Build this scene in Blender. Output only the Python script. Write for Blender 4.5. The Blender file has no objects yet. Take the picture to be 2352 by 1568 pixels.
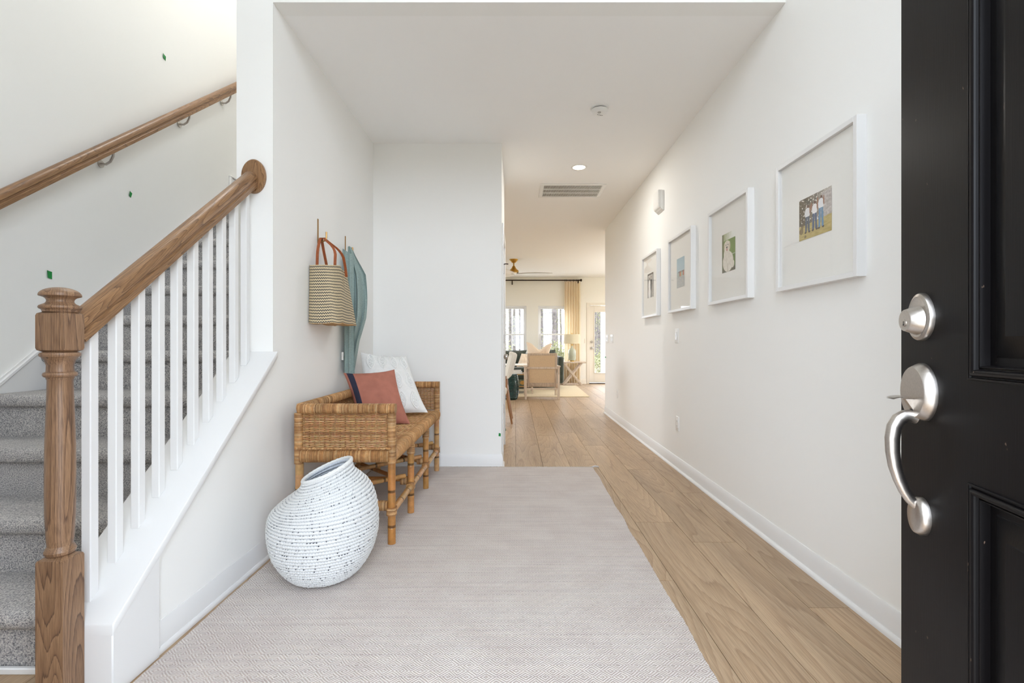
import bpy, bmesh, math, random
from math import pi, sin, cos, radians as R
from mathutils import Vector, noise as mnoise
random.seed(7)
SC = bpy.context.scene
COL = SC.collection

# ------------------------------------------------------------------ camera, sky, light, exposure
F, VPX, VPY, H = 1100.0, 1184.0, 788.0, 1.046
cam = bpy.data.cameras.new('camera'); camo = bpy.data.objects.new('camera', cam); COL.objects.link(camo)
cam.sensor_width = 36.0; cam.sensor_fit = 'HORIZONTAL'; cam.lens = F / 2352 * 36.0
cam.shift_x = -(VPX - 1176) / 2352; cam.shift_y = (VPY - 784) / 2352
cam.clip_start = 0.02; cam.clip_end = 300
camo.location = (0, 0, H); camo.rotation_euler = (R(90), 0, 0)
SC.camera = camo

W = bpy.data.worlds.new('overcast_sky'); SC.world = W; W.use_nodes = True
W.node_tree.nodes['Background'].inputs[0].default_value = (0.85, 0.94, 1.06, 1)
W.node_tree.nodes['Background'].inputs[1].default_value = 6.0

def area(name, loc, rot, sx, sy, power, col=(1, 1, 1), portal=False, disk=False):
    l = bpy.data.lights.new(name, 'AREA'); l.shape = 'DISK' if disk else 'RECTANGLE'
    l.size = sx; l.size_y = sy; l.energy = power; l.color = col
    if portal: l.cycles.is_portal = True
    o = bpy.data.objects.new(name, l); COL.objects.link(o); o.location = loc; o.rotation_euler = rot
    return o
# portals: guide the sky's light through the openings (upper and side ones unseen, added for light)
area('portal_entry', (.09, -.16, 1.23), (R(90), 0, 0), .96, 2.46, 1, portal=True)
area('portal_living', (.35, 12.62, 1.27), (R(-90), 0, 0), 3.0, 1.5, 1, portal=True)
area('portal_living_door', (2.1, 12.62, 1.2), (R(-90), 0, 0), .7, 1.7, 1, portal=True)
area('portal_living_side', (4.75, 10.1, 1.45), (R(90), 0, R(90)), 2.2, 1.5, 1, portal=True)
area('portal_dining', (-4.75, 7.9, 1.45), (R(90), 0, R(-90)), 1.8, 1.5, 1, portal=True)
area('portal_upper', (.09, -.16, 3.525), (R(90), 0, 0), 1.28, 1.15, 1, portal=True)
# warm ceiling lamps: hall one seen, the rest unseen fill added for the far rooms
for i, (x, y, p) in enumerate([(.613, 4.62, 6), (2.9, 8.6, 9), (2.9, 11.0, 5), (-1.6, 8.2, 9), (-1.6, 11.0, 5), (-2.6, 6.4, 12)]):
    area('hall_and_fill_lamp_%d' % i, (x, y, 2.728 if i == 0 else 2.735), (0, 0, 0), .11, .11, p, (1, .97, .92), disk=True)

# unseen fill lamp added on the high foyer ceiling to brighten the stair wall
area('stair_fill', (-1.9, 3.4, 5.57), (0, 0, 0), .3, .3, 17, (1, .98, .95), disk=True)

l2 = bpy.data.lights.new('uplight_fill', 'SPOT'); l2.energy = 105; l2.color = (1, .97, .92); l2.spot_size = R(165); l2.spot_blend = .8; l2.shadow_soft_size = .12
lo2 = bpy.data.objects.new('uplight_fill', l2); COL.objects.link(lo2); lo2.location = (3.7, 9.6, 1.30); lo2.rotation_euler = (R(180), 0, 0)   # unseen uplight added round the corner to brighten the living room ceiling

SC.view_settings.view_transform = 'Standard'; SC.view_settings.look = 'None'
SC.view_settings.exposure = 0.84; SC.view_settings.gamma = 1.0; SC.view_settings.use_curve_mapping = False
SC.cycles.use_denoising = True
SC.cycles.max_bounces = 14; SC.cycles.diffuse_bounces = 8; SC.cycles.glossy_bounces = 5; SC.cycles.transparent_max_bounces = 12
SC.cycles.sample_clamp_indirect = 8
SC.cycles.caustics_reflective = False; SC.cycles.caustics_refractive = False

# ------------------------------------------------------------------ mesh helpers
def yr(px, X): return F * X / (px - VPX)          # depth of a pixel column on a wall x = X
class MB:
    def __init__(s): s.v = []; s.f = []; s.c = []; s.cur = None
    def add(s, vs, fs, col=None):
        b = len(s.v); s.v += [tuple(p) for p in vs]
        s.f += [tuple(i + b for i in q) for q in fs]
        s.c += [col if col is not None else s.cur] * len(fs)
        return s
    def box(s, x0, y0, z0, x1, y1, z1, col=None):
        x0, x1 = min(x0, x1), max(x0, x1); y0, y1 = min(y0, y1), max(y0, y1); z0, z1 = min(z0, z1), max(z0, z1)
        return s.add([(x0,y0,z0),(x1,y0,z0),(x1,y1,z0),(x0,y1,z0),(x0,y0,z1),(x1,y0,z1),(x1,y1,z1),(x0,y1,z1)],
                     [(0,3,2,1),(4,5,6,7),(0,1,5,4),(1,2,6,5),(2,3,7,6),(3,0,4,7)], col)
    def prism(s, poly, axis, a0, a1, col=None):
        n = len(poly)
        def p(u, v, a): return (a, u, v) if axis == 'x' else ((u, a, v) if axis == 'y' else (u, v, a))
        vs = [p(u, v, a0) for u, v in poly] + [p(u, v, a1) for u, v in poly]
        fs = [tuple(range(n))[::-1], tuple(range(n, 2*n))] + [(i, (i+1) % n, n + (i+1) % n, n + i) for i in range(n)]
        return s.add(vs, fs, col)
    def rings(s, rings, caps=True, closed=False, cols=None):
        n = len(rings[0]); vs = [p for r in rings for p in r]; b = len(s.v)
        s.v += [tuple(p) for p in vs]; m = len(rings)
        for j in range(m if closed else m - 1):
            k = (j + 1) % m
            for i in range(n):
                s.f.append((b + j*n + i, b + j*n + (i+1) % n, b + k*n + (i+1) % n, b + k*n + i))
                s.c.append(cols[j] if cols else s.cur)
        if caps and not closed:
            s.f.append(tuple(b + i for i in range(n))[::-1]); s.c.append(cols[0] if cols else s.cur)
            s.f.append(tuple(b + (m-1)*n + i for i in range(n))); s.c.append(cols[-1] if cols else s.cur)
        return s
    def tube(s, path, rad, n=8, caps=True, closed=False, flat=1.0, up=None, cols=None):
        P = [Vector(p) for p in path]; m = len(P); rs = []
        last = None
        for i, p in enumerate(P):
            if closed: t = P[(i+1) % m] - P[i-1]
            else: t = P[min(i+1, m-1)] - P[max(i-1, 0)]
            t.normalize()
            ref = Vector(up) if up else (Vector((0,0,1)) if abs(t.z) < .9 else Vector((1,0,0)))
            if last is not None and not up: ref = last
            a = t.cross(ref)
            if a.length < 1e-6: a = t.cross(Vector((.3,.5,.8)))
            a.normalize(); b = a.cross(t).normalized(); last = b
            r = rad[i] if isinstance(rad, (list, tuple)) else rad
            rs.append([p + a*(r*cos(2*pi*k/n)) + b*(r*flat*sin(2*pi*k/n)) for k in range(n)])
        return s.rings(rs, caps, closed, cols)
    def lathe(s, prof, n=24, c=(0,0,0), axis='z', caps=True, cols=None):
        rs = []
        for r, h in prof:
            ring = []
            for k in range(n):
                a = 2*pi*k/n
                q = (r*cos(a), r*sin(a), h)
                if axis == 'x': q = (h, r*cos(a), r*sin(a))
                if axis == 'y': q = (r*sin(a), h, r*cos(a))
                ring.append((c[0]+q[0], c[1]+q[1], c[2]+q[2]))
            rs.append(ring)
        return s.rings(rs, caps, False, cols)
    def grid(s, fn, nu, nv, colfn=None, cu=False):
        b = len(s.v)
        for j in range(nv + 1):
            for i in range(nu + (0 if cu else 1)):
                s.v.append(tuple(fn(i/nu, j/nv)))
        w = nu if cu else nu + 1
        for j in range(nv):
            for i in range(nu):
                k = (i+1) % w if cu else i+1
                s.f.append((b+j*w+i, b+j*w+k, b+(j+1)*w+k, b+(j+1)*w+i))
                s.c.append(colfn((i+.5)/nu, (j+.5)/nv) if colfn else s.cur)
        return s

ROOT = {}
def meta(o, label=None, cat=None, group=None, kind=None):
    if label: o['label'] = label
    if cat: o['category'] = cat
    if group: o['group'] = group
    if kind: o['kind'] = kind
    return o
def ob(name, mb, mat, parent=None, smooth=40, bevel=0, seg=1, local=False, norm=True, origin=True):
    me = bpy.data.meshes.new(name)
    off = Vector((0,0,0))
    if parent is not None and not local: off = ROOT.get(parent.name, Vector((0,0,0)))
    vs = mb.v
    if parent is None and origin and vs:
        xs = [p[0] for p in vs]; ys = [p[1] for p in vs]; zs = [p[2] for p in vs]
        off = Vector(((min(xs)+max(xs))/2, (min(ys)+max(ys))/2, min(zs)))
    if off.length > 0: vs = [(p[0]-off.x, p[1]-off.y, p[2]-off.z) for p in vs]
    me.from_pydata(vs, [], mb.f)
    if any(c is not None for c in mb.c):
        at = me.color_attributes.new('Col', 'FLOAT_COLOR', 'CORNER'); d = []
        for p, c in zip(me.polygons, mb.c):
            c = c or (1,1,1); d += [c[0], c[1], c[2], 1.0] * p.loop_total
        at.data.foreach_set('color', d)
    if norm or bevel:
        bm = bmesh.new(); bm.from_mesh(me)
        bmesh.ops.recalc_face_normals(bm, faces=bm.faces)
        if bevel:
            es = [e for e in bm.edges if len(e.link_faces) == 2 and e.calc_face_angle(0) > .5]
            bmesh.ops.bevel(bm, geom=es, offset=bevel, segments=seg, affect='EDGES', clamp_overlap=True, profile=.5)
        bm.to_mesh(me); bm.free()
    if smooth:
        me.polygons.foreach_set('use_smooth', [True]*len(me.polygons)); me.set_sharp_from_angle(angle=R(smooth))
    me.materials.append(mat); me.update()
    o = bpy.data.objects.new(name, me); COL.objects.link(o)
    if parent is not None:
        o.parent = parent; ROOT[o.name] = ROOT.get(parent.name, Vector((0,0,0)))
    else:
        o.location = off; ROOT[o.name] = off.copy()
    return o
def thing(name, loc, label, cat, rot=0, group=None, kind=None):
    o = bpy.data.objects.new(name, None); COL.objects.link(o); o.empty_display_size = .1
    o.location = loc; o.rotation_euler = (0, 0, rot); ROOT[o.name] = Vector(loc)
    return meta(o, label, cat, group, kind)
def struct(name, mb, mat, label, cat, **k):
    return meta(ob(name, mb, mat, **k), label, cat, None, 'structure')
def dup(o, loc=None, rot=None, label=None, parent=None):
    r = o.copy(); COL.objects.link(r)
    if parent is not None: r.parent = parent
    for ch in list(o.children): dup(ch, parent=r)
    if loc is not None: r.location = loc
    if rot is not None: r.rotation_euler = rot
    if label: r['label'] = label
    return r

# ------------------------------------------------------------------ materials
def lin(c): c /= 255.0; return c/12.92 if c <= .04045 else ((c+.055)/1.055)**2.4
def S(r, g, b): return (lin(r), lin(g), lin(b), 1)
class NT:
    def __init__(s, name):
        s.m = bpy.data.materials.new(name); s.m.use_nodes = True; s.t = s.m.node_tree
        s.b = s.t.nodes['Principled BSDF']; s.out = s.t.nodes['Material Output']
    def n(s, typ, **k):
        x = s.t.nodes.new('ShaderNode' + typ)
        for a, v in k.items(): setattr(x, a, v)
        return x
    def l(s, a, b): s.t.links.new(a, b)
    def set(s, node, **k):
        for a, v in k.items(): node.inputs[a.replace('_', ' ')].default_value = v
    def noise(s, vec, scale, detail=3, rough=.55, dist=0):
        x = s.n('TexNoise'); s.set(x, Scale=scale, Detail=detail, Roughness=rough, Distortion=dist)
        if vec is not None: s.l(vec, x.inputs['Vector'])
        return x.outputs['Fac']
    def coord(s, kind='Object', scale=(1,1,1), rnd=0):
        if kind == 'World': src = s.n('NewGeometry').outputs['Position']
        else: src = s.n('TexCoord').outputs[kind]
        mp = s.n('Mapping'); mp.inputs['Scale'].default_value = scale
        if rnd:
            oi = s.n('ObjectInfo'); mu = s.n('VectorMath', operation='SCALE'); mu.inputs[0].default_value = (rnd, rnd*.7, rnd*1.3)
            s.l(oi.outputs['Random'], mu.inputs['Scale']); ad = s.n('VectorMath', operation='ADD')
            s.l(src, ad.inputs[0]); s.l(mu.outputs[0], ad.inputs[1]); src = ad.outputs[0]
        s.l(src, mp.inputs['Vector']); return mp.outputs[0]
    def ramp(s, fac, stops):
        x = s.n('ValToRGB'); e = x.color_ramp.elements
        while len(e) < len(stops): e.new(.5)
        for el, (p, c) in zip(e, stops): el.position = p; el.color = c
        s.l(fac, x.inputs['Fac']); return x.outputs['Color']
    def math(s, op, a, b=None, clamp=False):
        x = s.n('Math', operation=op, use_clamp=clamp)
        for i, q in enumerate((a, b)):
            if q is None: continue
            if isinstance(q, (int, float)): x.inputs[i].default_value = q
            else: s.l(q, x.inputs[i])
        return x.outputs[0]
    def mix(s, fac, a, b, mode='MIX'):
        x = s.n('Mix', data_type='RGBA', blend_type=mode)
        for i, q in ((0, fac), (6, a), (7, b)):
            if isinstance(q, (int, float, tuple)): x.inputs[i].default_value = q
            else: s.l(q, x.inputs[i])
        return x.outputs[2]
    def bump(s, h, strength=.3, dist=.002):
        x = s.n('Bump'); x.inputs['Strength'].default_value = strength; x.inputs['Distance'].default_value = dist
        s.l(h, x.inputs['Height']); s.l(x.outputs[0], s.b.inputs['Normal']); return x
    def base(s, c):
        if isinstance(c, tuple): s.b.inputs['Base Color'].default_value = c
        else: s.l(c, s.b.inputs['Base Color'])
def M(name, col, rough=.5, metal=0, spec=.5, var=0, vscale=20, bump=0, bscale=150, bdist=.001):
    m = NT(name); m.b.inputs['Roughness'].default_value = rough; m.b.inputs['Metallic'].default_value = metal
    m.b.inputs['Specular IOR Level'].default_value = spec
    if var:
        v = m.noise(m.coord(), vscale)
        lo = tuple(c*(1-var) for c in col[:3]) + (1,); hi = tuple(min(1, c*(1+var)) for c in col[:3]) + (1,)
        m.base(m.ramp(v, [(.3, lo), (.7, hi)]))
    else: m.base(col)
    if bump: m.bump(m.noise(m.coord(), bscale), bump, bdist)
    return m.m
def attr_mat(name, rough=.6, var=.15, vscale=120, bump=0, bscale=300, spec=.4, sc=(1,1,1)):
    m = NT(name); m.b.inputs['Roughness'].default_value = rough; m.b.inputs['Specular IOR Level'].default_value = spec
    a = m.n('Attribute', attribute_name='Col'); c = a.outputs['Color']
    if var:
        v = m.noise(m.coord(scale=sc), vscale, 4)
        g = m.ramp(v, [(.25, (1-var*1.6,)*3+(1,)), (.75, (1+var*.5,)*3+(1,))])
        c = m.mix(1.0, c, g, 'MULTIPLY')
    m.base(c)
    if bump: m.bump(m.noise(m.coord(scale=sc), bscale), bump, .001)
    return m.m
def wood(name, stops, kind='Object', axis=2, scale=1.0, rough=.4, rnd=0, pores=.35, tone=.12, bump=.15, coat=0, bands=5.0, dist=5.0):
    m = NT(name); m.b.inputs['Roughness'].default_value = rough
    sc = [9*scale]*3; sc[axis] = .9*scale
    v = m.coord(kind, tuple(sc), rnd)
    big = m.noise(v, .55, 2, .5, .4)
    cont = m.noise(v, .42, 1.6, .45, .25)                      # growth rings: contour lines of stretched noise
    jag = m.noise(m.coord(kind, tuple(q*14 if i_ != axis else q*3 for i_, q in enumerate(sc)), rnd), 1.0, 2)
    rings = m.math('FRACT', m.math('ADD', m.math('MULTIPLY', cont, bands*2.2), m.math('MULTIPLY', jag, .25)))
    col = m.ramp(rings, stops)
    sp = [260.0]*3; sp[axis] = 7.0
    fine = m.noise(m.coord(kind, tuple(q*scale for q in sp), rnd), 1.0, 3, .6)
    col = m.mix(pores, col, m.ramp(fine, [(.35, (.25,.2,.16,1)), (.6, (1,1,1,1))]), 'MULTIPLY')
    col = m.mix(tone*2, col, m.ramp(big, [(.3, (.55,.5,.46,1)), (.7, (1.15,1.12,1.08,1))]), 'MULTIPLY')
    if rnd:
        oi = m.n('ObjectInfo'); r = m.ramp(oi.outputs['Random'], [(0, (.86,.83,.80,1)), (.5, (1,1,1,1)), (1, (1.10,1.08,1.05,1))])
        col = m.mix(.75, col, r, 'MULTIPLY')
    m.base(col)
    if bump: m.bump(fine, bump, .0006)
    if coat: m.b.inputs['Coat Weight'].default_value = coat; m.b.inputs['Coat Roughness'].default_value = .15
    return m.m

paint = M('wall_paint', (.885, .885, .865, 1), .75, spec=.3, bump=.03, bscale=220)
paint_warm = M('wall_paint_living', (.86, .84, .77, 1), .75, spec=.3)
ceil_m = M('ceiling_paint', (.92, .92, .91, 1), .85, spec=.2)
trim = M('trim_white', (.79, .79, .785, 1), .38)
trim_warm = M('trim_cream', (.78, .72, .62, 1), .4)
white_plastic = M('white_plastic', (.82, .82, .80, 1), .35)
oakf = wood('oak_floor', [(0, S(192,167,137)), (.5, S(187,161,131)), (.85, S(181,154,124)), (.96, S(168,141,112)), (1, S(190,164,135))], 'World', 1, 1.0, .42, rnd=30, pores=.32, tone=.2, bump=.12, bands=10, dist=6)
joint = M('floor_joint', S(92, 74, 55), .8)
oakd = wood('stained_oak', [(0, S(168,130,92)), (.55, S(156,118,82)), (.86, S(140,104,71)), (.97, S(114,83,57)), (1, S(156,118,82))], 'Object', 2, 2.6, .38, pores=.6, tone=.2, bump=.3, bands=14, dist=3.5)
oakp = wood('newel_oak', [(0, S(168,134,104)), (.55, S(154,121,93)), (.86, S(140,108,83)), (.96, S(104,79,62)), (1, S(150,118,91))], 'Object', 2, 2.4, .4, pores=.6, tone=.22, bump=.3, bands=11, dist=3.5)
greywood = wood('washed_wood', [(0, S(222,206,188)), (.6, S(208,190,170)), (1, S(196,178,158))], 'Object', 2, 2, .6, pores=.2, tone=.06)
walnut = wood('chair_wood', [(0, S(176,130,88)), (.6, S(158,112,72)), (1, S(128,88,54))], 'Object', 2, 2, .4)
def carpet_mat():
    m = NT('stair_carpet'); m.b.inputs['Roughness'].default_value = 1; m.b.inputs['Specular IOR Level'].default_value = .05
    v = m.coord('World'); a = m.noise(v, 230, 3, .65); b = m.noise(v, 9, 3)
    c = m.ramp(a, [(.34, S(96,94,97)), (.44, S(166,164,166)), (.54, S(206,203,201)), (.66, S(240,236,230))])
    c = m.mix(.35, c, m.ramp(b, [(.3, S(200,198,198)), (.7, S(255,252,246))]), 'MULTIPLY')
    m.base(c); m.bump(a, 1.0, .008)
    m.b.inputs['Sheen Weight'].default_value = .25; return m.m
carpet = carpet_mat()
def rug_mat():
    m = NT('diamond_rug'); m.b.inputs['Roughness'].default_value = .95; m.b.inputs['Specular IOR Level'].default_value = .1
    g = m.coord('Object'); w = m.n('TexNoise'); m.set(w, Scale=9.0, Detail=2.0); m.l(g, w.inputs['Vector'])
    sx = m.n('SeparateXYZ'); m.l(g, sx.inputs[0])
    wob = m.math('MULTIPLY', m.math('SUBTRACT', w.outputs['Fac'], .5), .018)
    def tri(v, p):
        f = m.math('FRACT', m.math('DIVIDE', v, p)); return m.math('MULTIPLY', m.math('ABSOLUTE', m.math('SUBTRACT', f, .5)), 2.0)
    d = m.math('ADD', tri(m.math('ADD', sx.outputs[0], wob), .060), tri(m.math('ADD', sx.outputs[1], m.math('MULTIPLY', wob, .6)), .054))
    ln = m.math('SINE', m.math('MULTIPLY', d, 2*pi*2.6))
    fine = m.noise(m.coord('Object', (120, 420, 1)), 1, 3, .6)
    stre = m.noise(m.coord('Object', (1.6, 55, 1)), 1, 4, .6)
    pat = m.noise(g, 5.5, 4)
    base = m.ramp(stre, [(.3, S(202,184,176)), (.45, S(216,205,198)), (.6, S(222,208,194)), (.72, S(234,228,222))])
    base = m.mix(.5, base, m.ramp(pat, [(.35, S(200,182,172)), (.65, S(230,221,212))]))
    dark = m.mix(.6, base, m.ramp(stre, [(.3, S(136,114,112)), (.6, S(176,160,154))]))
    lit = m.mix(.62, base, S(234, 233, 231))
    lnv = m.math('ADD', m.math('MULTIPLY', ln, .33), m.math('MULTIPLY', m.math('SUBTRACT', fine, .5), 1.0))
    lnv = m.math('ADD', lnv, .5, True)
    m.base(m.mix(lnv, dark, lit))
    hgt = m.math('ADD', m.math('MULTIPLY', ln, .6), fine); m.bump(hgt, .6, .003); return m.m
rugm = rug_mat()
def jute_mat():
    m = NT('jute'); m.b.inputs['Roughness'].default_value = .95
    w = m.n('TexWave', bands_direction='Y'); m.set(w, Scale=14, Distortion=2, Detail=2); m.l(m.coord(), w.inputs['Vector'])
    a = m.noise(m.coord(scale=(40, 110, 1)), 1, 3)
    m.base(m.mix(.5, m.ramp(a, [(.3, S(192,170,134)), (.7, S(232,218,188))]), m.ramp(w.outputs['Fac'], [(.2, S(202,180,144)), (.8, S(236,222,192))])))
    m.bump(a, .6, .004); return m.m
jute = jute_mat()
wicker = attr_mat('rattan', .5, .22, 60, .25, 500, sc=(1,1,1))
bamboo = attr_mat('bamboo_pole', .32, .22, 26, .08, 200, spec=.5)
nickel = M('satin_nickel', S(188,182,176), .32, 1, var=.06, vscale=300)
nickel_d = M('keyway_dark', S(20,18,17), .6)
brass = M('brass', S(192,152,74), .28, 1)
brass_d = M('aged_brass', S(170,132,84), .35, 1)
bronze = M('bronze', S(60,46,36), .45, .7)
leather = M('tan_leather', S(152,80,40), .5, var=.18, vscale=60, bump=.1, bscale=400)
def door_mat():
    m = NT('black_door_paint'); m.b.inputs['Roughness'].default_value = .34
    g = m.coord('Object', (90, 90, 34)); s = m.noise(g, 1.0, 2, .7); big = m.noise(m.coord('Object', (3, 3, 2.2)), 1, 2)
    sp = m.math('MULTIPLY', m.math('GREATER_THAN', s, .735), m.math('GREATER_THAN', big, .46))
    m.base(m.mix(m.math('MULTIPLY', sp, .55), S(11,9,10), S(120,100,86)))
    gr = m.noise(m.coord('Object', (350, 350, 14)), 1, 3); m.bump(gr, .10, .0008)
    r = m.ramp(big, [(.3, (.30,)*3+(1,)), (.7, (.42,)*3+(1,))]); m.l(r, m.b.inputs['Roughness']); m.b.inputs['Specular IOR Level'].default_value = .14; return m.m
door_black = door_mat()
def glass_mat(name, tint=(1,1,1,1), refl=1.0):
    m = NT(name); t = m.n('BsdfTransparent'); t.inputs[0].default_value = tint
    g = m.n('BsdfGlossy'); g.inputs['Roughness'].default_value = .02
    fr = m.n('Fresnel'); fr.inputs[0].default_value = 1.5; gm = m.n('NewGeometry')
    front = m.math('MULTIPLY', m.math('SUBTRACT', 1.0, gm.outputs['Backfacing']), refl)
    x = m.n('MixShader'); m.l(m.math('MULTIPLY', fr.outputs[0], front), x.inputs[0]); m.l(t.outputs[0], x.inputs[1]); m.l(g.outputs[0], x.inputs[2])
    m.l(x.outputs[0], m.out.inputs['Surface']); return m.m
glass = glass_mat('window_glass')
pic_glass = glass_mat('picture_glass', refl=.8)
def translucent(name, col, k=.5, scale=200):
    m = NT(name); m.b.inputs['Roughness'].default_value = .9; m.base(col)
    t = m.n('BsdfTranslucent'); t.inputs[0].default_value = col
    x = m.n('MixShader'); x.inputs[0].default_value = k
    m.l(m.b.outputs[0], x.inputs[1]); m.l(t.outputs[0], x.inputs[2]); m.l(x.outputs[0], m.out.inputs['Surface'])
    m.bump(m.noise(m.coord(), scale), .1, .001); return m.m
curtain_m = translucent('linen_curtain', S(248,240,224), .6)
shade_m = translucent('lamp_shade_linen', S(232,224,200), .35)
def fabric(name, col, var=.12, vs=90, bump=.25, bs=500, sheen=.2, sc=(1,1,1)):
    m = NT(name); m.b.inputs['Roughness'].default_value = .95; m.b.inputs['Specular IOR Level'].default_value = .15
    m.b.inputs['Sheen Weight'].default_value = sheen
    v = m.noise(m.coord(scale=sc), vs, 4)
    m.base(m.ramp(v, [(.3, tuple(c*(1-var) for c in col[:3])+(1,)), (.7, tuple(min(1,c*(1+var)) for c in col[:3])+(1,))]))
    m.bump(m.noise(m.coord(scale=sc), bs, 3), bump, .001); return m.m
teal = fabric('teal_linen', S(146,164,160), .18, 60, .35, 260, .1, (1.2,1.2,6))
green_velvet = fabric('green_velvet', S(58,64,54), .25, 14, .1, 300, .5)
peach = fabric('peach_cushion', S(240,222,200), .08)
cream = fabric('cream_upholstery', S(226,222,212), .05)
terra = attr_mat('terracotta_velvet', .9, .10, 18, .15, 400, .15)
whitef = fabric('white_embroidery', S(236,236,234), .04, 40, .5, 260)
tufty = fabric('raised_white_thread', S(242,242,240), .03, 200, .8, 700)
black_m = M('black_metal', S(34,28,24), .4, .5)
mat_board = M('picture_mat', S(240,239,234), .8)
print_m = attr_mat('photo_print', .35, 0)
green_tape = M('green_tape', S(14,134,58), .55, var=.15, vscale=200)
teal_glaze = M('teal_glaze', S(22,58,58), .18, var=.35, vscale=14)
ceramic = M('celadon_glass', S(176,178,158), .15, var=.08, vscale=10)
cane = M('cane_webbing', S(222,198,164), .7, var=.08, vscale=90)
ext_white = M('porch_white', (.85,.85,.84,1), .5)
bark = M('pine_bark', S(92,85,82), .95, var=.45, vscale=5, bump=.8, bscale=14, bdist=.03)
leaf_m = translucent('leaf', S(124,124,88), .3)
litter = M('leaf_litter', S(112,98,72), 1, var=.3, vscale=3)
concrete = M('porch_concrete', S(178,174,168), .9, var=.08, vscale=6)
lampglow = NT('lamp_lens'); lampglow.b.inputs['Emission Color'].default_value = (1,.88,.7,1); lampglow.b.inputs['Emission Strength'].default_value = 6; lampglow = lampglow.m

# ------------------------------------------------------------------ the setting
XR, XL, XP, XS = 1.346, -1.208, -1.389, -2.48       # right wall, hall left wall, its stair side, stair outer wall
YH, YB, YE, YF = 2.385, 4.065, 7.19, 12.35           # header, stub wall, end of right wall, far wall
ZC, ZT = 2.743, 5.6
def openwall(mb, axis, a0, a1, z0, z1, t0, t1, holes):
    """wall along axis between a0..a1, thickness t0..t1, rectangular holes (a,b,z,w)"""
    def bx(p, q, r, s):
        if q - p < 1e-4 or s - r < 1e-4: return
        if axis == 'x': mb.box(p, t0, r, q, t1, s)
        else: mb.box(t0, p, r, t1, q, s)
    brk = sorted(set([a0, a1] + [q for h in holes for q in h[:2]]))
    for a, b in zip(brk, brk[1:]):
        zz = z0
        for h in sorted([h for h in holes if h[0] <= a + 1e-6 and h[1] >= b - 1e-6], key=lambda q: q[2]):
            bx(a, b, zz, h[2]); zz = h[3]
        bx(a, b, zz, z1)
    return mb
WIN = [(-.60, .28), (.58, 1.40)]                     # far windows (x range)
ZW0, ZW1 = .54, 2.01
DR = (1.90, 2.82, 2.03)
struct('wall_right', MB().box(XR, -.13, 0, XR+.12, YE, ZC).box(XR, -.13, ZC, XR+.12, YH+.1, ZT), paint, 'white painted hall wall on the right hung with four framed photographs', 'wall')
struct('wall_left', MB().box(XS-.12, -.13, 0, XS, 5.2, ZT), paint, 'tall white wall beside the stairs carrying the wall handrail', 'wall')
struct('wall_stair', MB().box(XP, YH, 0, XL, YB+.1, ZT).box(XP, YB+.1, 0, XP+.1, 5.1, ZT), paint, 'white wall between hall and stairs, bag and scarf hung on it', 'wall')
struct('wall_back', MB().box(XL, YB, 0, -.118, YB+.1, ZC), paint, 'short white wall facing the front door behind the rattan bench', 'wall')
hd = (4.235, 4.945, 2.03)
struct('wall_hall', openwall(MB(), 'y', YB+.1, 5.12, 0, ZC, -.218, -.118, [(hd[0], hd[1], 0, hd[2])]), paint, 'narrow white wall turning the corner past the bench, with closet door', 'wall')
struct('wall_dining', MB().box(-4.6, 5.02, 0, -.218, 5.12, ZC), paint, 'wall closing the closet toward the dining side', 'wall')
struct('wall_header', MB().box(XL, YH, ZC, XR, YH+.1, ZT), paint, 'white wall above the hall ceiling edge in the tall foyer', 'wall')
struct('wall_front', openwall(MB(), 'x', XS-.12, XR+.12, 0, ZT, -.13, .025, [(-.40, .575, 0, 2.46), (-.55, .73, 2.95, 4.1)]), paint, 'front wall of the foyer around the open entry doorway', 'wall')
struct('wall_far', openwall(MB(), 'x', -4.72, 4.72, 0, ZC, YF, YF+.14, [(a, b, ZW0, ZW1) for a, b in WIN] + [(DR[0], DR[1], 0, DR[2]), (-3.0, -1.6, ZW0, ZW1)]), paint_warm, 'cream far wall of the living room with windows and glass door', 'wall')
struct('wall_living_right', openwall(MB(), 'y', YE-.12, YF+.14, 0, ZC, 4.6, 4.72, [(9.0, 11.2, .7, 2.2)]), paint_warm, 'living room side wall out past the hall corner', 'wall')
struct('wall_living_front', MB().box(XR+.12, YE-.12, 0, 4.72, YE, ZC), paint_warm, 'living room wall turning off the end of the hall', 'wall')
struct('wall_living_left', openwall(MB(), 'y', 5.02, YF+.14, 0, ZC, -4.72, -4.6, [(7.0, 8.8, .7, 2.2)]), paint_warm, 'dining side wall hidden behind the closet corner', 'wall')
struct('wall_landing', MB().box(XS-.12, 5.1, 0, XP+.1, 5.2, ZT), paint, 'white wall closing the top of the stair flight', 'wall')
struct('ceiling', MB().box(XP+.09, YH+.1, ZC, XR+.12, 5.02, ZC+.1).box(-4.72, 5.02, ZC, 4.72, YF+.14, ZC+.1), ceil_m, 'flat white hall and living room ceiling', 'ceiling')
struct('ceiling_foyer', MB().box(XS-.12, -.13, ZT, XR+.12, 5.2, ZT+.1), ceil_m, 'high ceiling over the foyer and stairs', 'ceiling')
fl = struct('floor', MB().box(-4.72, -.13, -.12, 4.72, YF+.14, -.012), joint, 'light oak plank floor running down the hall', 'floor')
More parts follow.
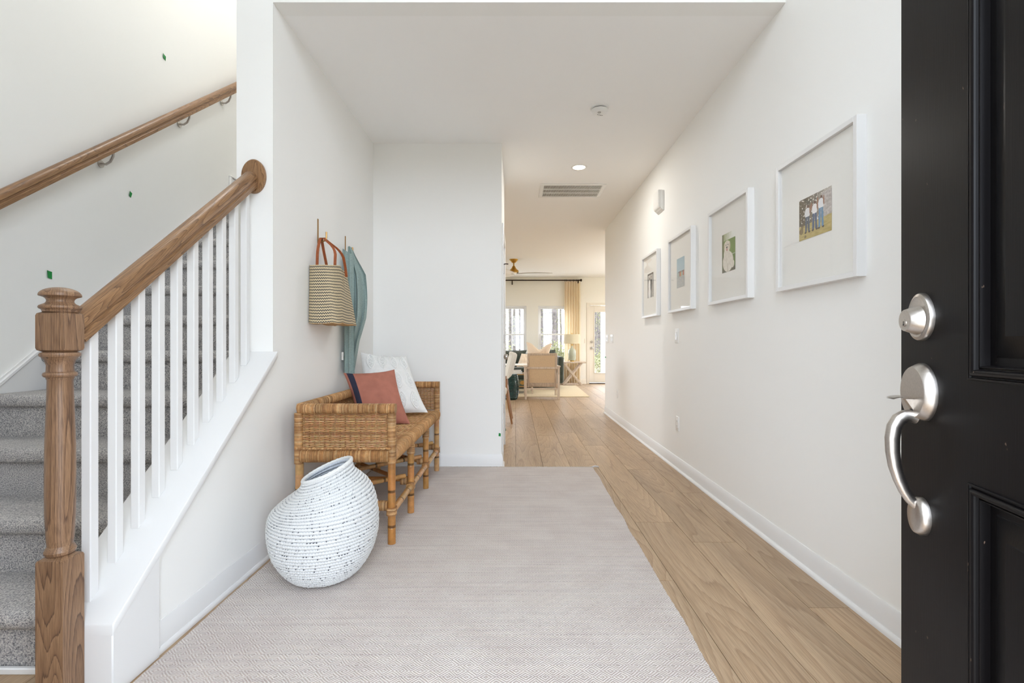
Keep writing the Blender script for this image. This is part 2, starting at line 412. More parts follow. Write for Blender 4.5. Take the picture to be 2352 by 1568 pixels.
# oak planks, each its own board
pw = .2315
unit = MB().box(-.5, -.5, -.5, .5, .5, .5); pme = None
fixed = {3: [1.0, 2.11, 4.0, 5.6], 4: [1.9-.9, 2.80, 4.9], 5: [.6, 2.52, 3.97, 5.9], 6: [.2, 1.895, 3.35, 5.3]}
cols = list(range(-11, 14)); rr = random.Random(3)
for c in cols:
    x0, x1 = .003 + (c-1)*pw, .003 + c*pw
    ya, yb = -.13, YF
    if x1 < XL - .01: ya = 5.13 if x1 > XS else 5.13
    if x0 > XR: ya = YE + .005
    cuts = fixed.get(c)
    if cuts is None:
        cuts = []; y = ya + rr.uniform(.5, 1.6)
        while y < yb: cuts.append(y); y += rr.uniform(1.3, 2.1)
    else:
        cuts = [q for q in cuts]; y = cuts[-1] + rr.uniform(1.3, 2)
        while y < yb: cuts.append(y); y += rr.uniform(1.3, 2.1)
    ys = [ya] + [q for q in cuts if ya + .2 < q < yb - .2] + [yb]
    for a, b in zip(ys, ys[1:]):
        xa, xb = x0, min(x1, XR+.0 if (b < YE and x0 < XR) else x1)
        if pme is None:
            o = ob('plank', MB().box(-.5, -.5, -.5, .5, .5, .5), oakf, fl, local=True, smooth=0); pme = o.data
        else:
            o = bpy.data.objects.new('plank', pme); COL.objects.link(o); o.parent = fl
        L0 = ROOT[fl.name]
        o.scale = (xb - xa - .0024, b - a - .0024, .012)
        o.location = ((xa+xb)/2 - L0.x, (a+b)/2 - L0.y, -.006 - L0.z)
# strip of floor at the foot of the steps
for c in range(6):
    xb = XL - .0 - c*pw - .07; xa = xb - pw
    o = bpy.data.objects.new('plank', pme); COL.objects.link(o); o.parent = fl
    o.scale = (pw-.0024, 1.66, .012); o.location = ((xa+xb)/2 - L0.x, -.13+.83 - L0.y, -.006 - L0.z)

# baseboards
def baseb(name, axis, at, out, a0, a1, label, mat=None, hgt=.105, kx=1.0):
    """profile: board with a small bevelled top, plus shoe moulding; out = +1/-1 direction it projects"""
    mat = mat or trim
    prof = [(0, .0), (.011, .0), (.011, hgt-.028), (.008, hgt-.02), (.006, hgt-.006), (.003, hgt), (0, hgt)]
    shoe = [(.011, 0), (.024, 0), (.024, .008), (.021, .015), (.016, .020), (.011, .021)]
    def mk(pr):
        mb = MB()
        if axis == 'y': mb.prism([(at + out*u*kx, v) for u, v in pr], 'y', a0, a1)
        else: mb.prism([(at + out*u, v) for u, v in pr], 'x', a0, a1)
        return mb
    o = struct(name, mk(prof), mat, label, 'baseboard', smooth=30)
    ob('shoe_moulding', mk(shoe), mat, o, smooth=30)
    return o
baseb('baseboard_right', 'y', XR, -1, .03, YE, 'white baseboard running along the right hall wall')
baseb('baseboard_left', 'y', XL, 1, 1.597, YB, 'white baseboard along the wall under stairs and bench', kx=.66)
baseb('baseboard_back', 'x', YB, -1, XL+.024, -.113, 'white baseboard of the short wall behind the bench')
baseb('baseboard_hall', 'y', -.118, 1, YB, hd[0]-.06, 'sliver of white baseboard at the corner past the bench')
baseb('baseboard_far', 'x', YF, -1, -4.6, DR[0]-.07, 'cream baseboard under the living room windows', trim_warm, .13)
t1 = MB().box(XS+.02, 1.508, 0, XP-.02, 1.524, .022)
struct('trim_1', t1, trim, 'white shoe strip at the foot of the first stair riser', 'trim', bevel=.004)

# knee wall under the balusters: body, sloped cap, skirt block
SLP = .8066
def capz(y): return .220 + SLP*(y - 1.41)
kw = struct('wall_knee', MB().prism([(1.412, 0), (YH, 0), (YH, capz(YH)-.03), (1.412, capz(1.412)-.03)], 'x', XP, XL), paint, 'white sloped knee wall carrying the stair balusters', 'wall')
ob('cap_board', MB().prism([(1.408, capz(1.408)-.034), (1.408, capz(1.408)), (YH, capz(YH)), (YH, capz(YH)-.034)], 'x', -1.412, -1.183), trim, kw, bevel=.004, seg=2)
ob('skirt_block', MB().prism([(1.411, 0), (1.597, 0), (1.597, capz(1.597)-.03), (1.411, capz(1.411)-.03)], 'x', XL, -1.186).box(-1.412, 1.4085, 0, -1.186, 1.413, capz(1.41)-.025), trim, kw, bevel=.002)
ob('cap_moulding', MB().prism([(1.597, capz(1.597)-.034), (YH+.004, capz(YH)-.034), (YH+.004, capz(YH)-.052), (1.597, capz(1.597)-.052)], 'x', XL, -1.196).prism([(1.597, capz(1.597)-.052), (YH+.004, capz(YH)-.052), (YH+.004, capz(YH)-.066), (1.597, capz(1.597)-.066)], 'x', XL, -1.202), trim, kw, bevel=.002)
# skirt on the outer stair wall
def sk(y): return .866 + .819*(y - 2.288)
s2 = struct('trim_2', MB().prism([(1.30, 0), (1.30, .10), (1.36, sk(1.36)), (4.15, sk(4.15)), (4.15, 2.475), (5.1, 2.475), (5.1, 2.0), (1.9, 0)], 'x', XS, XS+.017), trim, 'white skirt board following the steps on the outer stair wall', 'trim')
ob('skirt_cap', MB().prism([(1.36, sk(1.36)), (4.144, sk(4.144)), (4.144, sk(4.144)-.024), (1.36, sk(1.36)-.024)], 'x', XS+.0005, XS+.026).box(XS+.0005, 4.136, sk(4.136)-.01, XS+.023, 4.162, 2.484).box(XS+.0005, 4.137, 2.484, XS+.0235, 5.098, 2.497), trim, s2, bevel=.004)

# ------------------------------------------------------------------ windows, far door, closet door
def window(name, x0, x1, z0, z1, label):
    w = struct(name, MB().box(x0, YF+.03, z0, x0+.04, YF+.12, z1).box(x1-.04, YF+.03, z0, x1, YF+.12, z1).box(x0+.04, YF+.03, z1-.04, x1-.04, YF+.12, z1).box(x0+.04, YF+.03, z0, x1-.04, YF+.12, z0+.04), trim, label, 'window', bevel=.003)
    ob('sill', MB().box(x0-.04, YF-.045, z0-.03, x1+.04, YF+.03, z0), trim, w, bevel=.006)
    zm = (z0+z1)/2
    for nm, a, b, y in (('upper_sash', zm-.02, z1-.04, YF+.075), ('lower_sash', z0+.04, zm+.02, YF+.045)):
        s = MB().box(x0+.04, y, a, x0+.075, y+.028, b).box(x1-.075, y, a, x1-.04, y+.028, b).box(x0+.075, y, b-.038, x1-.075, y+.028, b).box(x0+.075, y, a, x1-.075, y+.028, a+.04)
        so = ob(nm, s, trim, w, bevel=.003)
        ob('pane', MB().box(x0+.07, y+.011, a+.035, x1-.07, y+.016, b-.033), glass, so, smooth=0)
    return w
window('window_1', *WIN[0], ZW0, ZW1, 'white sash window left of the two, over the green sofa')
window('window_2', *WIN[1], ZW0, ZW1, 'white sash window beside the curtain, over the armchair')
d = struct('door_3', MB().box(DR[0]+.012, YF+.03, .03, DR[0]+.135, YF+.075, 2.015).box(DR[1]-.135, YF+.03, .03, DR[1]-.012, YF+.075, 2.015).box(DR[0]+.135, YF+.03, 1.855, DR[1]-.135, YF+.075, 2.015).box(DR[0]+.135, YF+.03, .03, DR[1]-.135, YF+.075, .27), trim_warm, 'cream back door with tall glass light at the far end', 'door', bevel=.003)
ob('glazing_bead', MB().box(DR[0]+.125, YF+.02, .262, DR[0]+.145, YF+.03, 1.865).box(DR[1]-.145, YF+.02, .262, DR[1]-.125, YF+.03, 1.865).box(DR[0]+.145, YF+.02, 1.848, DR[1]-.145, YF+.03, 1.868).box(DR[0]+.145, YF+.02, .262, DR[1]-.145, YF+.03, .282), trim_warm, d, bevel=.002)
ob('pane', MB().box(DR[0]+.13, YF+.048, .265, DR[1]-.13, YF+.054, 1.86), glass, d, smooth=0)
ob('deadbolt', MB().lathe([(.001, .0), (.026, .0), (.032, .012), (.032, .03)], 20, (DR[0]+.075, YF-.0, 1.085), 'y'), nickel, d)
ob('door_knob', MB().lathe([(.001, -.045), (.022, -.04), (.03, -.025), (.024, -.008), (.012, 0), (.012, .015), (.032, .018), (.032, .03)], 20, (DR[0]+.075, YF, .925), 'y'), nickel, d)
ob('threshold', MB().box(DR[0], YF-.03, 0, DR[1], YF+.12, .018), bronze, d)
tr3 = MB().box(DR[0]-.065, YF-.016, 0, DR[0]+.006, YF, 2.09).box(DR[1]-.006, YF-.016, 0, DR[1]+.065, YF, 2.09).box(DR[0]+.006, YF-.016, 2.022, DR[1]-.006, YF, 2.09)
struct('trim_3', tr3, trim_warm, 'cream casing around the back door', 'trim', bevel=.004)
# closet door in the narrow hall wall, hinges on its far side
d2 = struct('door_2', MB().box(-.165, hd[0]+.004, .008, -.130, hd[1]-.004, hd[2]-.005), trim, 'white closet door seen edge-on just past the bench corner', 'door', bevel=.002)
for z in (.37, 1.09, 1.81):
    ob('hinge', MB().lathe([(.001, -.046), (.0075, -.045), (.0075, .045), (.001, .046)], 10, (-.120, hd[1]+.002, z)).box(-.131, hd[1]-.03, z-.044, -.127, hd[1]-.002, z+.044), nickel, d2)
ob('hinge_stop', MB().tube([(-.120, hd[1]+.002, 1.862), (-.100, hd[1]-.02, 1.862), (-.075, hd[1]-.03, 1.858)], .005, 8).tube([(-.120, hd[1]+.002, 1.76), (-.120, hd[1]+.002, 1.866)], .006, 8), bronze, d2)
ob('door_knob', MB().lathe([(.031, 0), (.031, .006), (.013, .010), (.012, .026), (.022, .034), (.027, .046), (.024, .058), (.012, .064), (.001, .065)], 20, (-.131, hd[0]+.06, .925), 'x'), nickel, d2)
tr4 = MB().box(-.118, hd[0]-.06, 0, -.104, hd[0]+.004, 2.095).box(-.118, hd[1]-.004, 0, -.104, hd[1]+.06, 2.095).box(-.118, hd[0]+.004, 2.027, -.104, hd[1]-.004, 2.095)
struct('trim_4', tr4, trim, 'white casing around the closet door at the corner', 'trim', bevel=.003)

# ------------------------------------------------------------------ entry door (open, near edge on the right)
AD = math.atan(249/F)
dr = thing('door_1', (.754, .936, 0), 'black panelled entry door standing open on the right with handle set', 'door', R(90)-AD, kind='structure')
DW, DH, DT = .914, 2.03, .044
pa, pb = -.1906, -(.914-.1906)
panels = [(.18, .827), (.989, 1.88)]
# slab with recessed panel fields: stiles and rails
sl = MB().box(pa, -DT, .01, 0, 0, DH).box(-DW, -DT, .01, pb, 0, DH)
zz = .01
for a, b in panels + [(DH, DH)]:
    sl.box(pb, -DT, zz, pa, 0, a); zz = b
ob('door_frame', sl, door_black, dr, local=True, smooth=0)
for a, b in panels:
    prof = [(0, 0), (.0006, .0030), (.0022, .0036), (.0040, .0028), (.0050, .0004), (.0066, .0)] + [(.0122 - .0052*cos(k*pi/12), .0004 + .0062*sin(k*pi/12)) for k in range(13)] + [(.0180, -.0012), (.0192, -.0018)] + [(.0212 - .0016*cos(k*pi/6), -.0018 + .0018*sin(k*pi/6)) for k in range(7)] + [(.0234, -.0060), (.0240, -.0125), (.0325, -.0125)]
    mb = MB(); ringv = []
    for u, h in prof:
        u -= .001
        ringv.append([(pb+u, h, a+u), (pa-u, h, a+u), (pa-u, h, b-u), (pb+u, h, b-u)])
    mb.rings(ringv, caps=False)
    ob('panel_moulding', mb, door_black, dr, local=True, smooth=25)
    u0 = .0312
    mb = MB()
    rv = []
    for u, h in [(u0, -.034), (u0, -.0125), (u0+.004, -.0125), (u0+.007, -.011), (u0+.034, -.004), (u0+.036, -.0025), (u0+.040, -.0025)]:
        rv.append([(pb+u, h, a+u), (pa-u, h, a+u), (pa-u, h, b-u), (pb+u, h, b-u)])
    mb.rings(rv, caps=True)
    ob('raised_panel', mb, door_black, dr, local=True, smooth=25)
xb, zd = -.0697, 1.0957
db = ob('deadbolt', MB().rings([[(xb + r_*.86*cos(2*pi*i/48)*(1 - .16*max(0, sin(2*pi*i/48))), h_, zd-.002 + r_*1.02*sin(2*pi*i/48)) for i in range(48)] for r_, h_ in ((.0425, -.001), (.0425, .005), (.041, .008), (.036, .010), (.034, .0095), (.02, .0095))]).lathe([(.0268, .009), (.0262, .010), (.0195, .0285), (.0185, .0293), (.001, .0297)], 40, (xb, 0, zd-.008), 'y'), nickel, dr, local=True, smooth=35)
ob('lock_cylinder', MB().lathe([(.0068, .029), (.0068, .0303), (.006, .0308), (.001, .0308)], 24, (xb, 0, zd-.013), 'y'), nickel, db, local=True)
ob('keyhole', MB().box(xb-.0007, .0306, zd-.0165, xb+.0007, .0311, zd-.0095).box(xb-.0016, .0306, zd-.0175, xb+.0016, .0311, zd-.0145), nickel_d, db, local=True, smooth=0)
zp = 1.046 - 113*.868/F
def plate(n, r0, r1, zc, yo, cut):
    pts = []
    for k in range(n):
        a = 2*pi*k/n; z = r1*sin(a); z = max(z, -cut)
        pts.append((xb + r0*cos(a), yo, zc + z))
    return pts
hs = ob('handle_plate', MB().rings([plate(48, .044, .053, zp, -.001, .050), plate(48, .044, .053, zp, .004, .050), plate(48, .043, .052, zp, .007, .049), plate(48, .038, .0465, zp, .0165, .045), plate(48, .0365, .045, zp, .018, .0435)]), nickel, dr, local=True, smooth=35)
ob('thumb_latch', MB().grid(lambda u, v: (xb + (u-.5)*(.014 + .012*v**2), .0165 + .036*v, zp-.0105 + .004*sin(v*3)), 6, 10).grid(lambda u, v: (xb + (u-.5)*(.014 + .012*v**2), .0165 + .036*v, zp-.013 + .004*sin(v*3)), 6, 10).prism([(.0175, zp-.012), (.030, zp-.012), (.018, zp-.031)], 'x', xb-.005, xb+.005), nickel, hs, local=True)
ob('latch_slot', MB().box(xb-.004, .0176, zp-.037, xb+.004, .0186, zp-.012), nickel_d, hs, local=True)
gp = [(.010, .912), (.019, .914), (.029, .913), (.038, .907), (.0455, .893), (.0485, .872), (.048, .848), (.0445, .822), (.038, .798), (.030, .778), (.022, .764), (.015, .756), (.007, .750)]
gr = [.0125, .0115, .0115, .0118, .012, .012, .0115, .0108, .0098, .009, .0085, .0085, .009]
ob('grip', MB().tube([(xb, h, z) for h, z in gp], gr, 14, flat=.8, up=(1,0,0)), nickel, dr, local=True)
zl = 1.046 - 397*.868/F
ob('lower_plate', MB().rings([plate(40, .026, .034, zl, -.001, .04), plate(40, .026, .034, zl, .007, .04), plate(40, .022, .030, zl, .014, .04), plate(40, .020, .028, zl, .015, .04)]), nickel, dr, local=True, smooth=35)
for z in (.25, 1.02, 1.80):
    ob('hinge', MB().lathe([(.001, -.05), (.008, -.049), (.008, .049), (.001, .05)], 10, (-DW-.004, -DT-.004, z)), nickel, dr, local=True)

# ------------------------------------------------------------------ staircase
st = thing('staircase', (-1.92, 1.5, 0), 'straight flight of stairs carpeted in speckled grey behind the balusters', 'staircase')
RI, TR, Y1 = .2012, .2468, 1.528
for n in range(1, 13):
    y = Y1 + (n-1)*TR; z = n*RI; zb = z - RI; ye = y + (TR + .006 if n < 12 else .74)
    pr = [(y, zb-.0), (y, z-.066), (y+.004, z-.060), (y-.018, z-.057), (y-.027, z-.048), (y-.031, z-.034), (y-.030, z-.020), (y-.024, z-.009), (y-.012, z-.002), (y+.004, z), (ye, z), (ye, zb)]
    ob('step', MB().prism(pr, 'x', XS+.018, XP-.001), carpet, st, smooth=60)

# balustrade: newel, rail, rosette, balusters
XB = -1.305
bal = thing('balustrade', (XB, 1.375, 0), 'oak newel and sloping oak rail over ten square white balusters', 'balustrade')
nx0, nx1, ny0, ny1 = -1.3435, -1.2665, 1.3395, 1.4070
ncx, ncy = (nx0+nx1)/2, (ny0+ny1)/2
def nz(py): return H + (VPY - py)*1.372/F
def block(z0, z1, top, bot):
    """square post block whose ends round in to the turning (lamb's tongue)"""
    rs = []
    L = []
    if bot: L += [(z0, .78), (z0+.003, .87), (z0+.008, .96)]
    L += [(z0+.014 if bot else z0, 1), (z1-.014 if top else z1, 1)]
    if top: L += [(z1-.008, .96), (z1-.003, .87), (z1, .78)]
    for z, k in L:
        ring = []
        for i in range(32):
            a = 2*pi*i/32; c, s_ = cos(a), sin(a)
            sq = 1/max(abs(c), abs(s_)); rad = 1 + (sq-1)
            rr_ = rad if k == 1 else min(rad, 1 + (rad-1)*max(0, (k-.78)/.22)) * (k if k < .9 else 1) if k < 1 else rad
            ring.append((ncx + .0385*c*rr_, ncy + .0337*s_*rr_, z))
        rs.append(ring)
    return MB().rings(rs)
nw = ob('newel_base', block(0, nz(1272), True, False), oakp, bal, smooth=30)
zs = lambda y: nz(y)
tp = [(.026, 1274), (.034, 1268), (.036, 1262), (.033, 1256), (.0285, 1250), (.0305, 1235), (.0335, 1180), (.0345, 1100), (.0335, 1020), (.031, 950), (.029, 900), (.0285, 872), (.0305, 869), (.031, 866), (.036, 864), (.0385, 860), (.0365, 855), (.031, 853), (.0305, 848), (.030, 838), (.034, 826), (.0385, 822), (.0400, 820), (.044, 818), (.0455, 814), (.0435, 810), (.036, 808)]
ob('newel_shaft', MB().lathe([(r, zs(y)) for r, y in tp], 32, (ncx, ncy, 0)), oakp, bal, smooth=30)
ob('newel_block', block(nz(810), nz(714), True, True), oakp, bal, smooth=30)
fp = [(.038, 717), (.040, 712), (.0415, 711), (.045, 709.5), (.0466, 707.5), (.0468, 706), (.0466, 704.5), (.045, 702.2), (.0415, 700.8), (.0405, 700), (.036, 698.4), (.0325, 696.4), (.0305, 694), (.0296, 691.5), (.0302, 688.5), (.0325, 685.5), (.0365, 683), (.0425, 681.2), (.0462, 680.2)] + [(max(.0008, .0468*cos(a*pi/24)), 678.6 - 19*sin(a*pi/24)) for a in range(13)]
ob('finial', MB().lathe([(r, zs(y)) for r, y in fp], 32, (ncx, ncy, 0)), oakp, bal, smooth=35)
def rail_prof(w, h):
    q = [(-.5, -.5), (.5, -.5), (.5, -.22), (.40, -.16), (.40, -.06), (.5, .02), (.5, .18), (.44, .34), (.3, .45), (.12, .5), (-.12, .5), (-.3, .45), (-.44, .34), (-.5, .18), (-.5, .02), (-.40, -.06), (-.40, -.16), (-.5, -.22)]
    return [(a*w, b*h) for a, b in q]
def railobj(name, p0, p1, w, h, mat, parent):
    """rail built along local z (grain axis) and turned into place"""
    p0, p1 = Vector(p0), Vector(p1); dd = p1 - p0; L = dd.length
    o = ob(name, MB().prism(rail_prof(w, h), 'z', 0, L), mat, parent, local=True, smooth=35, bevel=0)
    zax = dd.normalized(); yax = Vector((0,0,1)); xax = yax.cross(zax).normalized(); yax = zax.cross(xax)
    from mathutils import Matrix
    o.matrix_local = Matrix.Translation(p0 - (ROOT[parent.name] if parent else Vector((0,0,0)))) @ Matrix((xax, yax, zax)).transposed().to_4x4()
    return o
RZ0, RZ1 = 1.077, 1.861
railobj('handrail', (XB, 1.402, RZ0+.0), (XB, YH-.018, RZ1-.0), .060, .068, oakd, bal)
ro = MB(); pts = []
for yo, k in ((YH-.001, 1.0), (YH-.014, 1.0), (YH-.020, .93)):
    pts.append([(XB+.006 + .060*k*cos(2*pi*i/40), yo, RZ1 + .012 + .084*k*sin(2*pi*i/40)) for i in range(40)])
ob('rosette', ro.rings(pts), oakd, bal, smooth=30)
bw = .030
for k in range(10):
    y = 1.456 + k*.0937
    zt = RZ0 + (RZ1-RZ0)*(y - 1.402)/(YH-.018-1.402) - .038
    m = MB(); s = bw
    sl_ = (RZ1-RZ0)/(YH-.018-1.402)
    x0, x1 = -1.292-bw, -1.292
    vs = [(x0, y, capz(y)), (x1, y, capz(y)), (x1, y+s, capz(y+s)), (x0, y+s, capz(y+s)), (x0, y, zt), (x1, y, zt), (x1, y+s, zt+s*sl_), (x0, y+s, zt+s*sl_)]
    m.add(vs, [(0,3,2,1),(4,5,6,7),(0,1,5,4),(1,2,6,5),(2,3,7,6),(3,0,4,7)])
    ob('baluster', m, trim, bal, bevel=.0025, smooth=0)

# wall handrail with brackets
wr = thing('wall_handrail', (-2.40, 2.23, 1.72), 'stained oak handrail on brackets climbing the outer stair wall', 'handrail')
def wz(y): return 1.721 + .8105*(y - 2.230)
railobj('rail', (-2.40, 1.55, wz(1.55)), (-2.40, 4.6, wz(4.6)), .056, .062, oakd, wr)
for y in (2.86, 3.53, 4.04):
    z = wz(y) - .040
    ob('bracket', MB().lathe([(.001, 0), (.022, 0), (.022, .006), (.001, .007)], 16, (XS+.001, y, z-.075), 'x').tube([(XS+.004, y, z-.075), (XS+.035, y, z-.078), (XS+.06, y, z-.062), (XS+.076, y, z-.03), (XS+.08, y, z-.004)], .007, 8).prism([(y-.05, wz(y-.05)-.043), (y+.05, wz(y+.05)-.043), (y+.05, wz(y+.05)-.037), (y-.05, wz(y-.05)-.037)], 'x', -2.414, -2.386), nickel, wr)

# ------------------------------------------------------------------ entry rug
rx0n, rx1n, rx0f, rx1f, ry0, ry1 = -1.170, .615, -1.172, .650, .62, 4.015
def rugtop(u, v):
    y = ry0 + (ry1-ry0)*v; wob = .006*mnoise.noise((v*14, 3.1, 0)); wob2 = .007*mnoise.noise((v*16, 9.1, 0)) + .0015*sin(v*420)
    a = rx0n + (rx0f-rx0n)*v + wob + .001*sin(v*380); b = rx1n + (rx1f-rx1n)*v + wob2
    return (a + (b-a)*u, y + .006*mnoise.noise((u*9, v*2, 2)), .0095 + .0012*mnoise.noise((u*12, v*22, 5)))
rb = MB().grid(rugtop, 60, 180)
n0 = len(rb.v)
rb.grid(lambda u, v: (rugtop(u, v)[0], rugtop(u, v)[1], .0015), 60, 180)
for v in range(180):
    for u in (0, 60):
        a = v*61+u; rb.f.append((a, a+61, n0+a+61, n0+a)); rb.c.append(None)
for u in range(60):
    for v in (0, 180):
        a = v*61+u; rb.f.append((a, a+1, n0+a+1, n0+a)); rb.c.append(None)
rug = thing('area_rug', (-.27, 2.3, 0), 'long pale rug woven with mauve and white diamonds under the bench', 'rug')
ob('rug_body', rb, rugm, rug, smooth=50)
fr = MB(); q = random.Random(5)
for i in range(300):
    u = (i+.5)/300; p = rugtop(u, 1); ln = q.uniform(.012, .026); dx = q.uniform(-.012, .012)
    fr.tube([(p[0], p[1]-.006, .010), (p[0]+dx*.4, p[1]+ln*.5, .009), (p[0]+dx, min(p[1]+ln, 4.038), .004)], .0024, 4)
meta(ob('fringe', fr, M('rug_fringe', S(206,198,188), .95), rug), kind='stuff')
ob('corner_tassel', MB().tube([(rx1f-.01, ry1-.012, .012), (rx1f+.015, ry1-.008, .018), (rx1f+.045, ry1-.002, .012)], [.007, .008, .006], 8), M('tassel_grey', S(196,192,190), .95, var=.2, vscale=200), rug)

# ------------------------------------------------------------------ rattan bench
RAT = [S(196,148,96)[:3], S(178,128,76)[:3], S(206,162,110)[:3], S(164,112,64)[:3], S(214,176,128)[:3], S(188,138,84)[:3], S(150,98,54)[:3]]
def ratc(q, dark=1.0):
    c = tuple(  .68*a + .32*b for a, b in zip(q.choice(RAT), S(194,150,102)[:3])); k = q.uniform(.85, 1.1)*dark; return tuple(min(1, x*k) for x in c)
def wrapped(mb, path, rx, ry, pitch, q, n=12, sq=2.0, up=(0,0,1), dark=1.0):
    """bar wound with cane: one raised turn per pitch, each turn its own tone"""
    P = [Vector(p) for p in path]
    for a, b in zip(P, P[1:]):
        d_ = b - a; L = d_.length; t = d_.normalized(); m = max(2, int(L/pitch)); U = Vector(up); A = t.cross(U).normalized(); B = A.cross(t).normalized()
        rs, cs = [], []
        patch = [1.0]
        run = q.uniform(.8, 1.1)
        for i in range(m):
            if q.random() < .12: run = q.uniform(.72, 1.12)
            c = tuple(min(1, x*run) for x in ratc(q, dark))
            for f_, k in ((.0, .94), (.5, 1.0)):
                s0 = (i+f_)/m; ring = []
                j = q.uniform(.992, 1.008)
                for e in range(n):
                    an = 2*pi*(e+.5)/n; cc, ss = cos(an), sin(an)
                    rr_ = (abs(cc)**(sq*1.6) + abs(ss)**(sq*1.6))**(-1/(sq*1.6))
                    ring.append(a + d_*s0 + A*(rx*cc*rr_*k*j) + B*(ry*ss*rr_*k*j))
                rs.append(ring); cs.append(c)
        rs.append([p + d_*(1/m*.4) for p in rs[-1]]); cs.append(cs[-1])
        mb.rings(rs, True, False, cs)
    return mb
def weave(mb, o, u, v, nrm, w, h, q, row=.0058, rib=.026, amp=.0034, r=.0029, dark=1.0):
    o, u, v, nrm = Vector(o), Vector(u), Vector(v), Vector(nrm)
    nr = int(h/row); nb = max(2, int(w/rib))
    for j in range(nr):
        c = ratc(q, dark); z = (j+.5)/nr*h; ph = j % 2; pts = []; cols = []
        for i in range(nb*2+1):
            off = amp*sin(pi*(i/2.0 + ph)) if i % 2 else 0
            off = amp*(1 if ((i//1 + 2*ph) % 4) == 1 else (-1 if ((i + 2*ph) % 4) == 3 else 0))
            pts.append(o + u*(w*i/(nb*2)) + v*(z + q.uniform(-.0006, .0006)) + nrm*off); cols.append(tuple(min(1, x*q.uniform(.88, 1.06)) for x in c))
        mb.tube(pts, r, 5, up=nrm, cols=cols)
    for i in range(nb):
        x = (i+.5)/nb*w; mb.tube([o + u*x, o + u*x + v*h], .0035, 5, cols=[ratc(q, .75*dark)]*2)
    return mb
bx0, bx1, by0, by1 = -1.140, -.618, 2.452, 3.925       # outer rectangle of the bench
zr0, zr1, za = .432, .505, .735
lx = -.641; ly = [2.480, 2.935, 3.424, 3.895]; lxb = -1.118
bench = thing('rattan_bench', ((bx0+bx1)/2, (by0+by1)/2, 0), 'long honey rattan bench with low woven arms and back against the left wall', 'bench')
qb = random.Random(11)
# seat frame (wrapped bars)
wrapped_parts = [
    ('seat_rail', [(bx0+.035, by0+.022, .466), (bx1-.03, by0+.022, .466)], .034, .034),
    ('seat_rail', [(bx0+.035, by1-.022, .466), (bx1-.03, by1-.022, .466)], .034, .034),
    ('seat_rail', [(bx1-.024, by0+.045, .470), (bx1-.024, by1-.045, .470)], .034, .036),
    ('seat_rail', [(bx0+.022, by0+.045, .466), (bx0+.022, by1-.045, .466)], .034, .034),
    ('arm_rail', [(bx0+.02, by0+.022, za-.026), (bx1, by0+.022, za-.026)], .026, .026),
    ('arm_rail', [(bx0+.02, by1-.022, za-.026), (bx1, by1-.022, za-.026)], .026, .026),
    ('back_rail', [(bx0+.02, by0+.046, za-.026), (bx0+.02, by1-.046, za-.026)], .026, .026)]
for nm, pth, a, b in wrapped_parts:
    ob(nm, wrapped(MB(), pth, a, b, .0048, qb, 12), wicker, bench, smooth=60)
for x in (bx0+.022, bx1-.021):
    for y in (by0+.022, by1-.022):
        ob('corner_post', wrapped(MB(), [(x, y, .425), (x, y, za-.048)], .022, .022, .006, qb, 12, up=(0,1,0)), wicker, bench, smooth=60)
# woven panels: two arms, back, seat
for y in (by0+.020, by1-.020):
    meta(ob('arm_weave', weave(MB(), (bx0+.036, y, .505), (1,0,0), (0,0,1), (0,-1,0), bx1-bx0-.072, .188, qb), wicker, bench, smooth=60), kind='stuff')
meta(ob('back_weave', weave(MB(), (bx0+.018, by0+.044, .505), (0,1,0), (0,0,1), (1,0,0), by1-by0-.088, .188, qb), wicker, bench, smooth=60), kind='stuff')
meta(ob('seat_weave', weave(MB(), (bx0+.045, by0+.045, .496), (1,0,0), (0,1,0), (0,0,1), bx1-bx0-.085, by1-by0-.09, qb, row=.0066, rib=.020, r=.0034), wicker, bench, smooth=60), kind='stuff')
ob('seat_base', MB().box(bx0+.045, by0+.045, .474, bx1-.045, by1-.045, .484), M('rattan_underside', S(120,80,44), .8), bench)
# braid under the arm panel
for y in (by0-.004, by1+.004):
    ob('wicker_braid', MB().tube([(bx0+.02 + i*.005, y + .001*sin(i*1.1), .507 + .0012*cos(i*1.1)) for i in range(98)], [.0048 + .0010*sin(i*1.5) for i in range(98)], 6, cols=[ratc(qb) for _ in range(98)]), wicker, bench)
def pole(mb, a, b, r, q, nodes=(), n=12):
    a, b = Vector(a), Vector(b); L = (b-a).length; pts, rad, cols = [], [], []
    ts = sorted(set([0, 1] + [k for nd in nodes for k in (nd-.012/L, nd-.002/L, nd, nd+.002/L, nd+.012/L)] + [i/6 for i in range(7)]))
    c0 = q.choice([S(200,150,92)[:3], S(190,136,76)[:3], S(204,158,104)[:3], S(182,124,66)[:3]])
    for t in ts:
        if t < 0 or t > 1: continue
        k = min([abs(t-nd)*L for nd in nodes] + [9])
        pts.append(a + (b-a)*t); rad.append(r*(1.0 if k > .01 else (1.05 if k > .002 else .96)))
        cols.append(tuple(x*(.34 if k < .0022 else 1)*q.uniform(.92, 1.05) for x in c0))
    return mb.tube(pts, rad, n, cols=cols)
